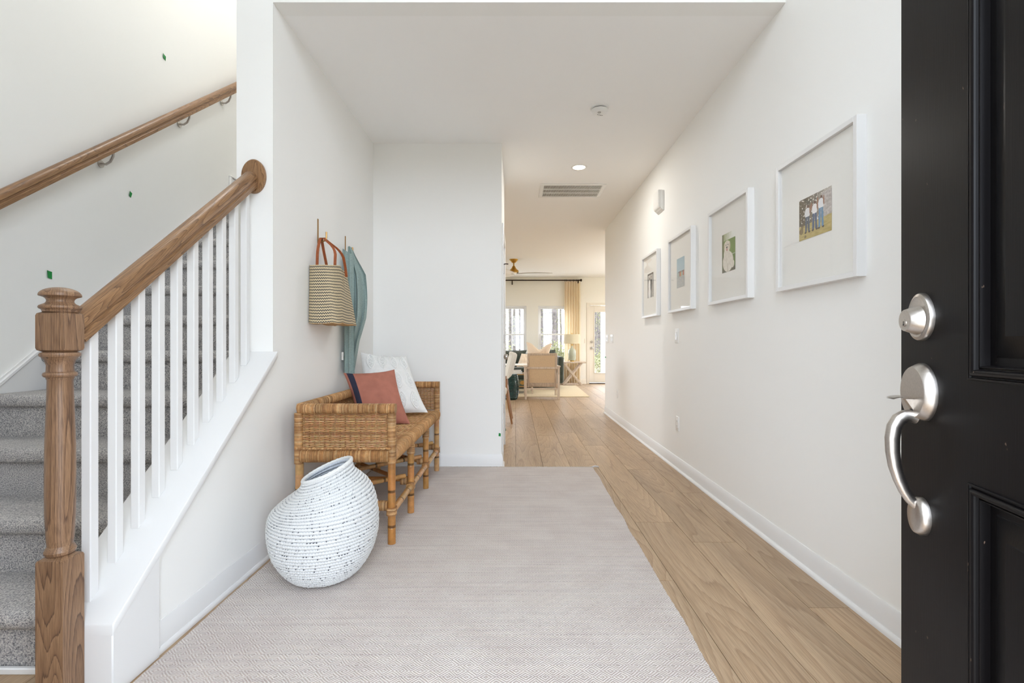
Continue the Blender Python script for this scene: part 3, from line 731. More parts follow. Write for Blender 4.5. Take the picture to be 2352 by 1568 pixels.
for i, y in enumerate(ly):
    a = ob('leg', pole(MB(), (lx, y, .0105), (lx, y, .44), .0205, qb, (.20 + .05*(i % 2), .62 + .06*(i % 2))), bamboo, bench, smooth=50)
    ob('leg', pole(MB(), (lxb, y, .0105), (lxb, y, .44), .0205, qb, (.25, .66)), bamboo, bench, smooth=50)
    ob('cross_stretcher', pole(MB(), (lxb+.02, y, .215), (lx-.02, y, .215), .015, qb, (.3, .72)), bamboo, bench, smooth=50)
    if i in (1, 2): ob('leg_binding', wrapped(MB(), [(lx, y, .37), (lx, y, .432)], .0245, .0245, .006, qb, 12, up=(0,1,0)), wicker, bench, smooth=60)
    if i < 3:
        y2 = ly[i+1]
        ob('diagonal_brace', pole(MB(), (lx-.03, y+.03, .188), (lxb+.03, y2-.03, .188), .0135, qb, (.35, .7)), bamboo, bench, smooth=50)
        ob('diagonal_brace', pole(MB(), (lxb+.03, y+.03, .243), (lx-.03, y2-.03, .243), .0135, qb, (.4, .75)), bamboo, bench, smooth=50)
ob('front_stretcher', pole(MB(), (lx+.006, ly[0]+.02, .180), (lx+.006, ly[3]-.02, .180), .0175, qb, (.1, .22, .42, .55, .78, .9)), bamboo, bench, smooth=50)
ob('rear_stretcher', pole(MB(), (lxb, ly[0]+.02, .180), (lxb, ly[3]-.02, .180), .0165, qb, (.15, .4, .6, .85)), bamboo, bench, smooth=50)
for i, y in enumerate(ly):
    ob('stretcher_binding', wrapped(MB(), [(lx, y, .158), (lx, y, .200)], .0265, .0265, .006, qb, 12, up=(0,1,0), dark=.9), wicker, bench, smooth=60)
    if i: ob('stretcher_binding', wrapped(MB(), [(lx+.004, y-.062, .180), (lx+.004, y-.022, .180)], .023, .023, .0055, qb, 12, dark=.9), wicker, bench, smooth=60)
    ob('stretcher_binding', wrapped(MB(), [(lx-.062, y, .206), (lx-.018, y, .206)], .024, .026, .0055, qb, 12, dark=.85), wicker, bench, smooth=60)

# ------------------------------------------------------------------ cushions
def cushion(corners, thick, n=40, pinch=.10, seed=0, wr_=.006, nrm=None):
    """corners: bl, br, tr, tl in world; returns front/back grids of a plump knife-edge cushion"""
    bl, br, tr, tl = [Vector(c) for c in corners]; N = (br-bl).cross(tl-bl).normalized()
    def pt(u, v, sgn):
        a, b = u*2-1, v*2-1
        a2 = a*(1 - pinch*(1-b*b)*1.0*abs(a)**3); b2 = b*(1 - pinch*(1-a*a)*abs(b)**3)
        uu, vv = (a2+1)/2, (b2+1)/2
        p = bl*(1-uu)*(1-vv) + br*uu*(1-vv) + tr*uu*vv + tl*(1-uu)*vv
        e = max(0, 1-abs(a)**2.4)*max(0, 1-abs(b)**2.4)
        hgt = thick*e**.55
        w = wr_*mnoise.noise((u*5+seed, v*5, sgn*2))*e**.3 + wr_*.5*mnoise.noise((u*13+seed, v*3, sgn))*e**.3
        return p + N*sgn*(hgt + w)
    return pt
def cushion_mb(pt, n=40, colfn=None):
    mb = MB().grid(lambda u, v: pt(u, v, 1), n, n, colfn)
    return mb.grid(lambda u, v: pt(1-u, v, -1), n, n, (lambda u, v: colfn(1-u, v)) if colfn else None)
TC, NV = S(178,117,100)[:3], S(58,58,74)[:3]
def at(px, py, Y): return ((px-VPX)*Y/F, Y, H + (VPY-py)*Y/F)
# terracotta cushion leaning on the white one
tc = [at(826, 990, 3.10), at(942, 973, 3.23), at(906, 848, 3.40), at(789, 856, 3.24)]
ptc = cushion(tc, .075, seed=3, pinch=.09)
tp_ = thing('throw_pillow', Vector(tc[0]).lerp(Vector(tc[1]), .5), 'terracotta velvet cushion with navy stripe along its left edge', 'cushion', group='cushions on the rattan bench')
ob('cushion_cover', cushion_mb(ptc, 44, lambda u, v: NV if .055 < u < .155 else TC), terra, tp_, smooth=60)
wc = [at(842, 985, 3.42), at(982, 946, 3.60), at(931, 819, 3.80), at(828, 812, 3.60)]
wc = [(-1.085, 3.37, .50), at(983, 947, 3.60), at(933, 818, 3.80), at(828, 808, 3.62)]
pwc = cushion(wc, .085, seed=8, pinch=.08)
wp = thing('throw_pillow', Vector(wc[0]).lerp(Vector(wc[1]), .5), 'large white cushion with raised leaf embroidery behind the terracotta one', 'cushion', group='cushions on the rattan bench')
wcv = ob('cushion_cover', cushion_mb(pwc, 40), whitef, wp, smooth=60)
emb = MB(); qe = random.Random(2)
def embp(u, v, h=.004):
    p = pwc(u, v, 1); return p + (pwc(u+.01, v, 1)-p).cross(pwc(u, v+.01, 1)-p).normalized()*h
for cx in (.17, .39, .61, .83):
    for cy in (.18, .50, .82):
        for k in (1.0, .68):
            ring = []
            for i in range(28):
                a = 2*pi*i/28; c, s_ = cos(a), sin(a)
                ring.append(embp(cx + .070*k*c*abs(c)**.6, cy + .130*k*s_*abs(s_)**.1, .003))
            emb.tube(ring, .0055 if k == 1 else .004, 5, closed=True)
        for i in range(7):
            a = 2*pi*i/7; emb.tube([embp(cx + .01*cos(a), cy + .02*sin(a)), embp(cx + .03*cos(a), cy + .06*sin(a))], .004, 5)
meta(ob('embroidery', emb, tufty, wcv, smooth=60), kind='stuff')

# ------------------------------------------------------------------ woven urn basket
vb = thing('woven_basket', (-.850, 2.145, .0125), 'round white crocheted basket with tilted open mouth, front of bench', 'basket')
prof = []
NC_ = 36
def bprof(t):
    # t 0 bottom centre -> 1 rim ; control polygon of (r, z)
    cp = [(.0, .0), (.095, .0), (.140, .013), (.180, .056), (.211, .112), (.229, .180), (.233, .240), (.225, .298), (.203, .346), (.169, .384), (.136, .410), (.116, .430), (.107, .450), (.105, .466)]
    x = t*(len(cp)-1); i = min(int(x), len(cp)-2); f_ = x-i
    p0, p1, p2, p3 = cp[max(i-1, 0)], cp[i], cp[i+1], cp[min(i+2, len(cp)-1)]
    def cr(a, b, c, d_): return .5*((2*b)+(-a+c)*f_+(2*a-5*b+4*c-d_)*f_*f_+(-a+3*b-3*c+d_)*f_**3)
    return cr(p0[0], p1[0], p2[0], p3[0]), cr(p0[1], p1[1], p2[1], p3[1])
tab = [bprof(i/400) for i in range(401)]; sl_ = [0]
for a, b in zip(tab, tab[1:]): sl_.append(sl_[-1] + math.hypot(a[0]-b[0], a[1]-b[1]))
TOT = sl_[-1]
def byarc(s_):
    s_ *= TOT; lo = 0
    import bisect
    i = min(max(bisect.bisect_left(sl_, s_), 1), 400); f_ = (s_-sl_[i-1])/max(1e-9, sl_[i]-sl_[i-1])
    a, b = tab[i-1], tab[i]; return a[0]+(b[0]-a[0])*f_, a[1]+(b[1]-a[1])*f_
NST = 120; per = 5; rowsn = 44; rper = 5
qv = random.Random(4)
jit = [[qv.uniform(-1, 1) for _ in range(NST)] for _ in range(rowsn+1)]
hole = [[qv.random() for _ in range(NST)] for _ in range(rowsn+1)]
WH = S(222,223,222)[:3]; DK = S(60,62,70)[:3]; MDG = S(198,201,204)[:3]
def bpt(u, v):
    row = v*rowsn; ri = int(row); rf = row-ri
    col = (u*NST + .5*(ri % 2) + row*.15) % NST; ci = int(col); cf = col-ci
    r, z = byarc(.04 + .96*v)
    dr_, dz_ = byarc(min(1, .045+.96*v)); tx, tz = dr_-r, dz_-z; L = math.hypot(tx, tz) or 1; nx, nz_ = tz/L, -tx/L
    if v < .08: nx, nz_ = .0, -1
    coil = abs(sin(pi*rf))**.6; stt = abs(sin(pi*cf))**.5
    hgt = .0056*coil*(.62 + .38*stt)*(1 + .25*jit[min(ri, rowsn)][ci % NST]) - .003
    if v < .08: hgt = 0
    r2, z2 = r + nx*hgt, z + nz_*hgt
    a = 2*pi*u; x, y = r2*cos(a), r2*sin(a)
    tilt = min(1.1, max(0, (z2-.27)/.19)**1.25)
    lump = 1 + .012*mnoise.noise((cos(a)*1.5, sin(a)*1.5, z2*5))
    x *= lump; y *= lump
    z3 = z2 + tilt*(.40*x + .14*y)            # mouth sinks to the left and lifts to the right
    return (-.850 + x + .012*tilt - .005, 2.145 + y, .0125 + z3)
def bcol(u, v):
    row = v*rowsn; ri = int(row); rf = row-ri
    col = (u*NST + .5*(ri % 2) + row*.15) % NST; ci = int(col); cf = col-ci
    edge = rf < .22 or rf > .80
    if edge and v > .06:
        if hole[ri][ci % NST] > .80 and .35 < cf < .65: return DK
        if cf > .72 or cf < .3: return MDG
    return WH
bmesh_b = MB().grid(bpt, NST*per, rowsn*rper, bcol, cu=True)
ob('basket_body', bmesh_b, attr_mat('white_cord', .9, .05, 200, .4, 500), vb, smooth=75)
def binn(u, v):
    r, z = byarc(1 - .5*v); r -= .010 + .005*abs(sin(pi*v*20))*(.6 + .4*abs(sin(u*pi*60))); a = 2*pi*u; x, y = r*cos(a), r*sin(a); tilt = min(1.1, max(0, (z-.27)/.19)**1.25)
    return (-.850 + x + .012*tilt - .005, 2.145 + y, .0125 + z + tilt*(.40*x + .14*y))
ob('basket_lining', MB().grid(binn, 240, 120, cu=True), M('inner_cord', S(196,202,210), .95, var=.16, vscale=120, bump=.6, bscale=140, bdist=.004), vb, smooth=60, norm=False)
rim = [binn(i/80, 0) for i in range(80)]
ob('basket_rim', MB().tube([(p[0]+.006*cos(2*pi*i/80), p[1]+.006*sin(2*pi*i/80), p[2]+.001+.001*sin(i*2.4)) for i, p in enumerate(rim)], .0085, 8, closed=True), M('rim_cord', S(228,229,228), .95, bump=.8, bscale=160, bdist=.004), vb)

# ------------------------------------------------------------------ hooks, tote bag, scarf
def hook(y, label):
    h = thing('wall_hook', (XL, y, 1.68), label, 'hook', group='brass wall hooks')
    ob('hook_plate', MB().box(XL, y-.0065, 1.655, XL+.004, y+.0065, 1.805), brass_d, h, bevel=.001)
    ob('hook_prong', MB().tube([(XL+.002, y, 1.672), (XL+.03, y, 1.668), (XL+.048, y, 1.674), (XL+.053, y, 1.69), (XL+.053, y, 1.725)], .0055, 8), brass_d, h)
    return h
HY1, HY2 = 2.925, 3.395
hook(HY1, 'slim brass hook holding the striped tote bag'); hook(HY2, 'slim brass hook holding the teal scarf')
bag = thing('tote_bag', (XL+.09, 3.0, 1.17), 'straw tote bag with black woven dashes and tan leather handles', 'bag')
BK, STW = S(38,44,54)[:3], S(214,196,160)[:3]
bz0, bz1 = 1.165, 1.500
def bagpt(u, v):
    """closed soft box outline: u around, v up"""
    ya, yb = 2.765 + .012*v, 3.165 - .085*v
    xa, xb_ = XL + .006, XL + .185 - .030*v
    per_ = [(xa, ya+.02), (xb_-.035, ya), (xb_, ya+.075), (xb_-.012+.0, yb-.12), (xb_-.03, yb-.01), (xa+.03, yb), (xa, yb-.02), (xa, (ya+yb)/2)]
    n = len(per_); x = u*n; i = int(x) % n; f_ = x-int(x)
    def cr(a, b, c, d_): return .5*((2*b)+(-a+c)*f_+(2*a-5*b+4*c-d_)*f_*f_+(-a+3*b-3*c+d_)*f_**3)
    p = [per_[(i+k-1) % n] for k in range(4)]
    X_, Y_ = cr(*[q_[0] for q_ in p]), cr(*[q_[1] for q_ in p])
    X_ = max(X_, XL + .004)
    sag = .020*sin(pi*min(1, max(0, (Y_-2.78)/.30)))*v*v - .016*v*(Y_-2.77)/.3
    dent = .016*math.exp(-((Y_-2.98)/.05)**2)*v**1.5 if X_ > XL+.05 else 0
    X_ -= dent
    return (X_, Y_, bz0 + (bz1-bz0)*v + sag - .006*abs(sin(u*n*pi))*(1-v))
NU, NVv = 190, 160
def bagcol(u, v):
    r = v*20; rf = r - int(r); c = (u*95) % 1
    wob = .13*(1 if c < .5 else -1)
    if .28 < rf + wob < .62: return BK
    return STW
bmb = MB().grid(bagpt, NU*2, NVv, bagcol, cu=True)
ob('bag_body', bmb, attr_mat('woven_straw', .7, .15, 160, .5, 420), bag, smooth=70, norm=False)
bot = MB(); bot.add([bagpt(i/60, 0) for i in range(60)], [tuple(range(60))])
ob('bag_base', MB().rings([[bagpt(i/60, 0) for i in range(60)], [tuple(Vector(bagpt(i/60, 0)) + Vector((0, 0, .004))) for i in range(60)]]), M('straw_base', S(186,146,92), .8, var=.15, vscale=60), bag)
ob('bag_lining', MB().rings([[((p[0]-(XL+.09))*.95+XL+.09, (p[1]-2.95)*.97+2.95, p[2]-.002) for p in [bagpt(i/60, 1-.6*k) for i in range(60)]] for k in (0, 1)], caps=False), M('straw_lining', S(150,128,96), .9), bag, norm=False)
def strap(pts, w, t=.004):
    mb = MB(); mb.tube(pts, w/2, 8, flat=t/(w/2)*.9, up=None); return mb
def handle(xo, ya, yb, name='handle'):
    """arch from the rim up over the hook and down again"""
    za_, zt_ = 1.47, 1.684
    pts = [(xo[0], ya, za_), (xo[0], ya+.004, za_+.05), (xo[0]-.01, ya+(HY1-ya)*.45, za_+.14), (xo[1], HY1-.010, zt_), (xo[1]+.002, HY1, zt_+.006), (xo[1], HY1+.010, zt_), (xo[0]-.006, yb+(HY1-yb)*.40, za_+.14), (xo[0], yb, za_+.06), (xo[0]+.004, yb+.01, za_-.006)]
    mb = MB(); rs = []
    # flat strap: width along x, thickness along path normal in yz
    P = [Vector(p) for p in pts]
    for k in range(2):
        Q = [P[0]]
        for a, b in zip(P, P[1:]): Q += [a.lerp(b, .25), a.lerp(b, .75)]
        Q.append(P[-1]); P = Q
    for i, p in enumerate(P):
        t = (P[min(i+1, len(P)-1)] - P[max(i-1, 0)]).normalized(); wv_ = Vector((1, 0, 0)); nn = t.cross(wv_).normalized()
        rs.append([p + wv_*.008 + nn*.002, p - wv_*.008 + nn*.002, p - wv_*.008 - nn*.002, p + wv_*.008 - nn*.002])
    return ob(name, MB().rings(rs), leather, bag, smooth=30, bevel=0)
handle((XL+.026, XL+.020), 2.850, 3.000); handle((XL+.138, XL+.040), 2.835, 3.010)

# scarf: folded linen hanging from the second hook
scf = thing('scarf', (XL+.08, HY2, .86), 'teal linen scarf draped from brass hook behind the tote bag', 'scarf')
def scarfp(u, v, lobe):
    """u across folds, v down; returns wavy drape"""
    z = 1.70 - .86*v
    if lobe == 0:      # main cloth
        wid = .03 + .065*min(1, v*5) + .028*sin(pi*min(1, v*1.35)) - .050*max(0, v-.55)/.45
        cx = XL + .020 + wid*.52 + .010*sin(v*4)
        a = -2.6 + 5.2*u
        fold = .012*sin(u*17 + v*2.0) + .006*sin(u*31 - v*5)
        x = cx + sin(a*.5)*wid*.58; y = HY2 - .050*cos(a*.62)*(.4+.6*min(1, v*5)) + fold*(.4+min(1, v*4))
        z2 = z + .030*math.exp(-(v/.05)**2)*cos(a*.5)
        return (max(XL+.004, x), y, z2)
    wid = .045
    x = XL + .012 + .074*u + .012*v; y = HY2 - .085 - .012*sin(u*pi) + .008*sin(u*14 + v*3)
    return (x, y, 1.700 - .855*v - .015*u - .03*u*(1-v))
def sheet(fn, nu, nv, t=.003):
    mb = MB().grid(fn, nu, nv); mb2 = MB().grid(lambda u, v: tuple(Vector(fn(u, v)) + Vector((0, t, 0))), nu, nv)
    n = len(mb.v); mb.add(mb2.v, mb2.f); return mb
ob('scarf_cloth', sheet(lambda u, v: scarfp(u, v, 0), 60, 60), teal, scf, smooth=70)
ob('scarf_tail', sheet(lambda u, v: scarfp(u, v, 1), 24, 30), teal, scf, smooth=70)
ob('care_tag', MB().box(XL+.012, HY2-.104, .93, XL+.026, HY2-.1025, .985), M('white_tag', S(230,230,226), .8), scf)

# ------------------------------------------------------------------ framed photographs
def hsh(x, y, k=0): return (math.sin(x*127.1 + y*311.7 + k*74.7)*43758.5453) % 1
def nz2(x, y, k=0): return .5 + .5*mnoise.noise((x, y, k*7.3))
def mixc(a, b, t): return tuple(p + (q-p)*max(0, min(1, t)) for p, q in zip(a, b))
def L3(*c): return S(*c)[:3]
def ell(x, y, cx, cy, rx, ry): return ((x-cx)/rx)**2 + ((y-cy)/ry)**2 < 1
def pic_family(x, y):
    c = mixc(L3(86,70,38), L3(196,190,180), (x-.25)*1.4)
    if nz2(x*14, y*14, 1) > .52: c = mixc(c, L3(52,44,24), .6 if x < .6 else .25)
    if nz2(x*30, y*30, 2) > .70: c = L3(236,232,224)
    if x > .72 and .35 < y < .95: c = mixc(L3(150,140,134), L3(214,208,204), nz2(x*20, y*26, 5))
    if y < .34 + .05*x: c = mixc(L3(160,140,70), L3(200,182,120), nz2(x*8, y*30, 3))
    if y < .34 and x < .25 and nz2(x*9, y*9, 9) > .5: c = L3(120,100,52)
    for i, (cx, top, pants, ht) in enumerate(((.27, L3(226,226,226), L3(70,82,100), .60), (.50, L3(236,234,234), L3(64,84,116), .62), (.69, L3(232,232,234), L3(96,140,176), .68))):
        if ell(x, y, cx+.01, ht+.16, .038, .055): c = L3(92,54,34)
        if ell(x, y, cx, ht+.02, .085, .13): c = top
        if ell(x, y, cx-.10, ht+.12, .02, .10) and i: c = L3(150,100,72)
        if ell(x, y, cx+.085, ht+.08, .02, .11): c = L3(150,100,72)
        for s_ in (-.032, .036):
            if abs(x - cx - s_*(1 + (ht-.1-y)*1.2)) < .030 and .18 < y < ht - .07: c = pants
            if ell(x, y, cx + s_*1.8, .16, .035, .022): c = L3(60,50,44)
    return c
def pic_dog(x, y):
    c = mixc(L3(84,120,44), L3(130,158,76), nz2(x*4, y*4, 1))
    if y > .82: c = mixc(L3(150,160,110), L3(236,238,232), (x-.2)*1.4 + .3*nz2(x*9, y*12, 4))
    if y < .42: c = mixc(L3(58,82,34), c, .6)
    if .40 < y < .425 and x > .5: c = L3(170,180,160)
    if x < .12: c = mixc(c, L3(90,84,60), .7)
    if y < .10: c = L3(76,72,48)
    fur = mixc(L3(206,198,182), L3(240,236,226), nz2(x*14, y*14, 6))
    if ell(x, y, .46, .26, .40, .26) or ell(x, y, .36, .44, .22, .24) or ell(x, y, .38, .68, .23, .13) or ell(x, y, .80, .17, .13, .10): c = fur
    if ell(x, y, .20, .66, .06, .11) or ell(x, y, .58, .66, .06, .11): c = mixc(fur, L3(190,176,150), .6)
    if ell(x, y, .32, .70, .030, .016) or ell(x, y, .46, .70, .030, .016): c = L3(36,28,22)
    if ell(x, y, .38, .635, .055, .025): c = L3(40,32,30)
    if ell(x, y, .38, .575, .05, .035): c = L3(180,110,104)
    if abs(x-.45) < .012 and y < .22: c = mixc(c, L3(150,138,118), .6)
    return c
def pic_beach(x, y):
    c = mixc(L3(188,206,214), L3(166,194,206), y)
    if y < .55: c = mixc(L3(196,200,198), L3(176,190,194), y*2)
    if .38 < y < .55 and .15 < x < .95:
        k = int(x*12); c = [L3(196,84,66), L3(226,182,84), L3(84,150,160), L3(220,214,200), L3(90,70,64)][k % 5]
        if y > .50: c = mixc(c, L3(70,66,70), .5)
    if y < .36: c = mixc(L3(168,174,176), L3(190,194,192), nz2(x*6, y*24, 2))
    return c
def pic_couple(x, y):
    c = mixc(L3(214,212,206), L3(170,168,162), nz2(x*5, y*5, 3))
    if x < .1 or x > .9 or y > .93: c = L3(92,88,84)
    if ell(x, y, .36, .78, .07, .06) or ell(x, y, .64, .84, .07, .055): c = L3(110,84,70)
    if ell(x, y, .36, .50, .16, .24): c = L3(244,242,240)
    if ell(x, y, .64, .52, .15, .26): c = L3(60,60,64)
    if abs(x-.60) < .04 and y < .35: c = L3(50,50,54)
    if abs(x-.70) < .04 and y < .35: c = L3(50,50,54)
    if ell(x, y, .34, .22, .2, .22): c = L3(240,238,236)
    return c
FZ0, FZ1, XF = 1.303, 1.925, 1.308
def frame(yc, wid, lab, pic, pw_, ph_, nx_, ny_):
    y0, y1 = yc-wid/2, yc+wid/2; m = .021
    f = thing('picture_frame', (XR, yc, FZ0), lab, 'picture frame', group='framed photographs on the right wall')
    fm = MB().box(XF, y0, FZ0, XR, y0+m, FZ1).box(XF, y1-m, FZ0, XR, y1, FZ1).box(XF, y0+m, FZ1-m, XR, y1-m, FZ1).box(XF, y0+m, FZ0, XR, y1-m, FZ0+m)
    ob('frame_moulding', fm, trim, f, bevel=.0012, smooth=0)
    zc = (FZ0+FZ1)/2; xa = 1.3265
    ob('mat_board', MB().box(xa, y0+m, FZ0+m, xa+.006, y1-m, FZ1-m), mat_board, f, smooth=0)
    ob('photo_print', MB().grid(lambda u, v: (xa-.0012, yc + pw_/2 - pw_*u, zc - ph_/2 + ph_*v), nx_, ny_, pic), print_m, f, smooth=0)
    ob('picture_glass', MB().box(xa-.0065, y0+m, FZ0+m, xa-.0045, y1-m, FZ1-m), pic_glass, f, smooth=0)
frame(2.122, .572, 'white framed photograph of a family walking on grass, nearest the black door', pic_family, .230, .188, 110, 90)
frame(2.980, .560, 'white framed photograph of a pale dog sitting on a lawn', pic_dog, .183, .243, 84, 112)
frame(3.845, .545, 'white framed photograph with bright colours against pale blue sky', pic_beach, .176, .238, 60, 80)
frame(4.705, .535, 'white framed grey photograph of two people, farthest down the hall', pic_couple, .200, .238, 60, 72)

# ------------------------------------------------------------------ wall and ceiling fittings
ch = thing('door_chime', (XR, 4.42, 2.25), 'white ribbed door chime cover high on the right wall', 'door chime')
for i, (dx, zb, zt, w) in enumerate(((.020, 2.250, 2.435, .17), (.036, 2.262, 2.438, .165), (.052, 2.276, 2.440, .155))):
    pr = [(XR-dx, zt), (XR-dx, zb+.03), (XR-dx+.004, zb+.014), (XR-dx+.013, zb+.003), (XR-dx+.02 if dx > .02 else XR, zb), (XR-dx+.022 if dx > .022 else XR, zt)]
    ob('cover_layer', MB().prism(pr, 'y', 4.42-w/2, 4.42+w/2), white_plastic, ch, bevel=.002, smooth=30)
def wplate(y, z, w, h, label, kind, n=1):
    o = thing('outlet' if kind == 'outlet' else 'light_switch', (XR, y, z-h/2), label, 'outlet' if kind == 'outlet' else 'switch', group='wall outlets' if kind == 'outlet' else 'wall switch plates')
    ob('cover_plate', MB().box(XR-.006, y-w/2, z-h/2, XR, y+w/2, z+h/2), white_plastic, o, bevel=.002, seg=2)
    for k in range(n):
        yy = y + (k-(n-1)/2)*.046
        if kind == 'outlet':
            for zz_ in (-.02, .02):
                ob('socket', MB().box(XR-.0085, yy-.016, z+zz_-.014, XR-.006, yy+.016, z+zz_+.014), white_plastic, o, bevel=.002)
                ob('slot', MB().box(XR-.0088, yy-.008, z+zz_-.004, XR-.0084, yy-.006, z+zz_+.005).box(XR-.0088, yy+.006, z+zz_-.004, XR-.0084, yy+.008, z+zz_+.005), nickel_d, o, smooth=0)
        else:
            ob('rocker', MB().prism([(XR-.006, z-.033), (XR-.0105, z-.033), (XR-.007, z), (XR-.0095, z+.033), (XR-.006, z+.033)], 'y', yy-.016, yy+.016), white_plastic, o, bevel=.001)
wplate(3.99, 1.108, .075, .12, 'single white light switch below the row of frames', 'switch')
wplate(3.97, .380, .072, .118, 'white outlet near the baseboard, directly under the single switch', 'outlet')
wplate(6.31, .383, .072, .118, 'white outlet low near the far end of the right wall', 'outlet')
wplate(7.02, 1.108, .165, .12, 'wide white switch plate at the very end of the right wall', 'switch', 3)
wplate(6.68, 1.108, .165, .12, 'wide white switch plate, second from the end of the right wall', 'switch', 3)
sd = thing('smoke_detector', (.605, 3.45, ZC), 'round white smoke detector on the hall ceiling', 'smoke detector')
ob('mounting_base', MB().lathe([(.066, 0), (.066, -.008), (.060, -.012), (.001, -.012)], 36, (.605, 3.45, ZC)), white_plastic, sd)
ob('sensing_gap', MB().lathe([(.053, -.012), (.053, -.018), (.001, -.018)], 36, (.605, 3.45, ZC)), nickel_d, sd)
ob('detector_body', MB().lathe([(.058, -.018), (.056, -.030), (.050, -.040), (.040, -.044), (.001, -.045)], 36, (.605, 3.45, ZC)), white_plastic, sd, smooth=35)
ob('test_button', MB().lathe([(.013, -.044), (.012, -.047), (.001, -.0475)], 20, (.600, 3.43, ZC)), M('button_grey', S(176,174,170), .5), sd)
for k in range(4): ob('indicator', MB().lathe([(.0035, -.0445), (.003, -.046), (.001, -.046)], 10, (.628 - .011*k, 3.475 - .004*k, ZC)), nickel_d, sd)
rl = thing('recessed_light', (.613, 4.62, ZC), 'round recessed ceiling light, lit, past the smoke detector', 'ceiling light')
ob('light_trim', MB().lathe([(.0585, -.001), (.060, -.004), (.070, -.006), (.077, -.003), (.078, 0), (.0585, 0)], 40, (.613, 4.62, ZC), caps=False), white_plastic, rl)
ob('lens', MB().lathe([(.0585, -.0005), (.0585, -.0025), (.001, -.003)], 32, (.613, 4.62, ZC)), lampglow, rl)
vt = thing('air_vent', (.62, 5.33, ZC), 'rectangular white return air grille set in the hall ceiling', 'vent')
vx0, vx1, vy0, vy1 = .268, .972, 5.095, 5.560
ob('grille_frame', MB().box(vx0, vy0, ZC-.010, vx1, vy0+.04, ZC).box(vx0, vy1-.04, ZC-.010, vx1, vy1, ZC).box(vx0, vy0+.04, ZC-.010, vx0+.04, vy1-.04, ZC).box(vx1-.04, vy0+.04, ZC-.010, vx1, vy1-.04, ZC), white_plastic, vt, bevel=.003)
ob('duct_shadow', MB().box(vx0+.04, vy0+.04, ZC-.0012, vx1-.04, vy1-.04, ZC-.0002), M('duct_shade_grey', S(96,88,78), .9), vt)  # grey sheet painted for the shade inside the duct
fw = (vy1-vy0-.08)/3
for k in (1, 2): ob('grille_bar', MB().box(vx0+.04, vy0+.04+fw*k-.006, ZC-.010, vx1-.04, vy0+.04+fw*k+.006, ZC-.001), white_plastic, vt)
fn = MB()
for k in range(3):
    for i in range(52):
        x = vx0+.046 + i*(vx1-vx0-.092)/51; fn.box(x-.0022, vy0+.041+fw*k+.006, ZC-.009, x+.0022, vy0+.039+fw*(k+1)-.006, ZC-.0013)
meta(ob('grille_fins', fn, white_plastic, vt, smooth=0), kind='stuff')
# green inspection tape
def tape(name, pos, ax, w, h, rot, label):
    """small torn piece of tape lifting at one corner; ax = wall normal axis"""
    mb = MB(); p = Vector(pos); nrm = Vector(ax); up = Vector((0,0,1)); sd_ = nrm.cross(up)
    def fn_(u, v, t):
        a, b = (u-.5)*w, (v-.5)*h; c, s_ = cos(rot), sin(rot); a, b = a*c - b*s_, a*s_ + b*c
        return p + sd_*(a + .15*h*(v-.5)) + up*b + nrm*(.0012 + t + .010*max(0, u-.55)**1.5 + .004*(1-v)*u)
    mb.grid(lambda u, v: fn_(u, v, 0), 6, 6).grid(lambda u, v: fn_(u, v, -.0010), 6, 6)
    return meta(ob('tape_piece', mb, green_tape), label, 'tape', 'scraps of green tape')
tape('t', (XS, 3.38, 3.065), (1,0,0), .032, .034, .25, 'scrap of green tape on stair wall above the wall handrail')
tape('t', (XS, 3.082, 2.004), (1,0,0), .024, .036, .5, 'scrap of green tape on stair wall just below the wall handrail')
tape('t', (XS, 2.547, 1.410), (1,0,0), .030, .040, .15, 'scrap of green tape on stair wall above the newel finial')
tape('t', (-.134, YB, .270), (0,-1,0), .018, .026, .2, 'scrap of green tape low on the corner of the short wall')
tape('t', (-.104, hd[1]+.03, .150), (1,0,0), .028, .026, .2, 'scrap of green tape at the foot of the closet door casing')
tape('t', (XR, 7.15, .838), (-1,0,0), .07, .018, 0, 'tiny green tape dot at the far end of the right wall')

# ------------------------------------------------------------------ living room
jr = meta(ob('jute_rug', MB().prism([(1.44, 9.32), (1.49, 11.72), (-1.6, 11.72), (-1.6, 9.32)], 'z', .001, .013), jute, bevel=.004), 'straw coloured jute rug under the living room armchair', 'rug')
ac = thing('armchair', (.42, 9.2, 0), 'pale washed wood armchair seen from behind with cane back', 'armchair')
ax0, ax1, ay = .168, .822, 8.875
for x in (ax0, ax1-.042):
    ob('leg', MB().box(x, ay, 0.001, x+.042, ay+.05, .60), greywood, ac, bevel=.004)
    ob('leg', MB().box(x, ay+.62, .014, x+.042, ay+.67, .575), greywood, ac, bevel=.004)
    ob('arm', MB().prism([(ay-.01, .600), (ay+.70, .585), (ay+.70, .612), (ay-.01, .628)], 'x', x-.014, x+.056), greywood, ac, bevel=.005)
ob('rear_rail', MB().box(ax0+.042, ay+.006, .568, ax1-.042, ay+.036, .606), greywood, ac, bevel=.003)
ob('rear_rail', MB().box(ax0+.042, ay+.010, .188, ax1-.042, ay+.036, .214), greywood, ac, bevel=.003)
ob('front_rail', MB().box(ax0+.042, ay+.63, .25, ax1-.042, ay+.66, .31), greywood, ac, bevel=.003)
def slope(z): return ay + .10 - (z-.30)*.28     # back panel leans toward the viewer at the top
bx_0, bx_1 = ax0+.050, ax1-.050
def bk(x0, x1, z0, z1, t=.034): return MB().prism([(slope(z0), z0), (slope(z1), z1), (slope(z1)+t, z1), (slope(z0)+t, z0)], 'x', x0, x1)
ob('back_stile', bk(bx_0, bx_0+.042, .215, .862), greywood, ac, bevel=.003)
ob('back_stile', bk(bx_1-.042, bx_1, .215, .862), greywood, ac, bevel=.003)
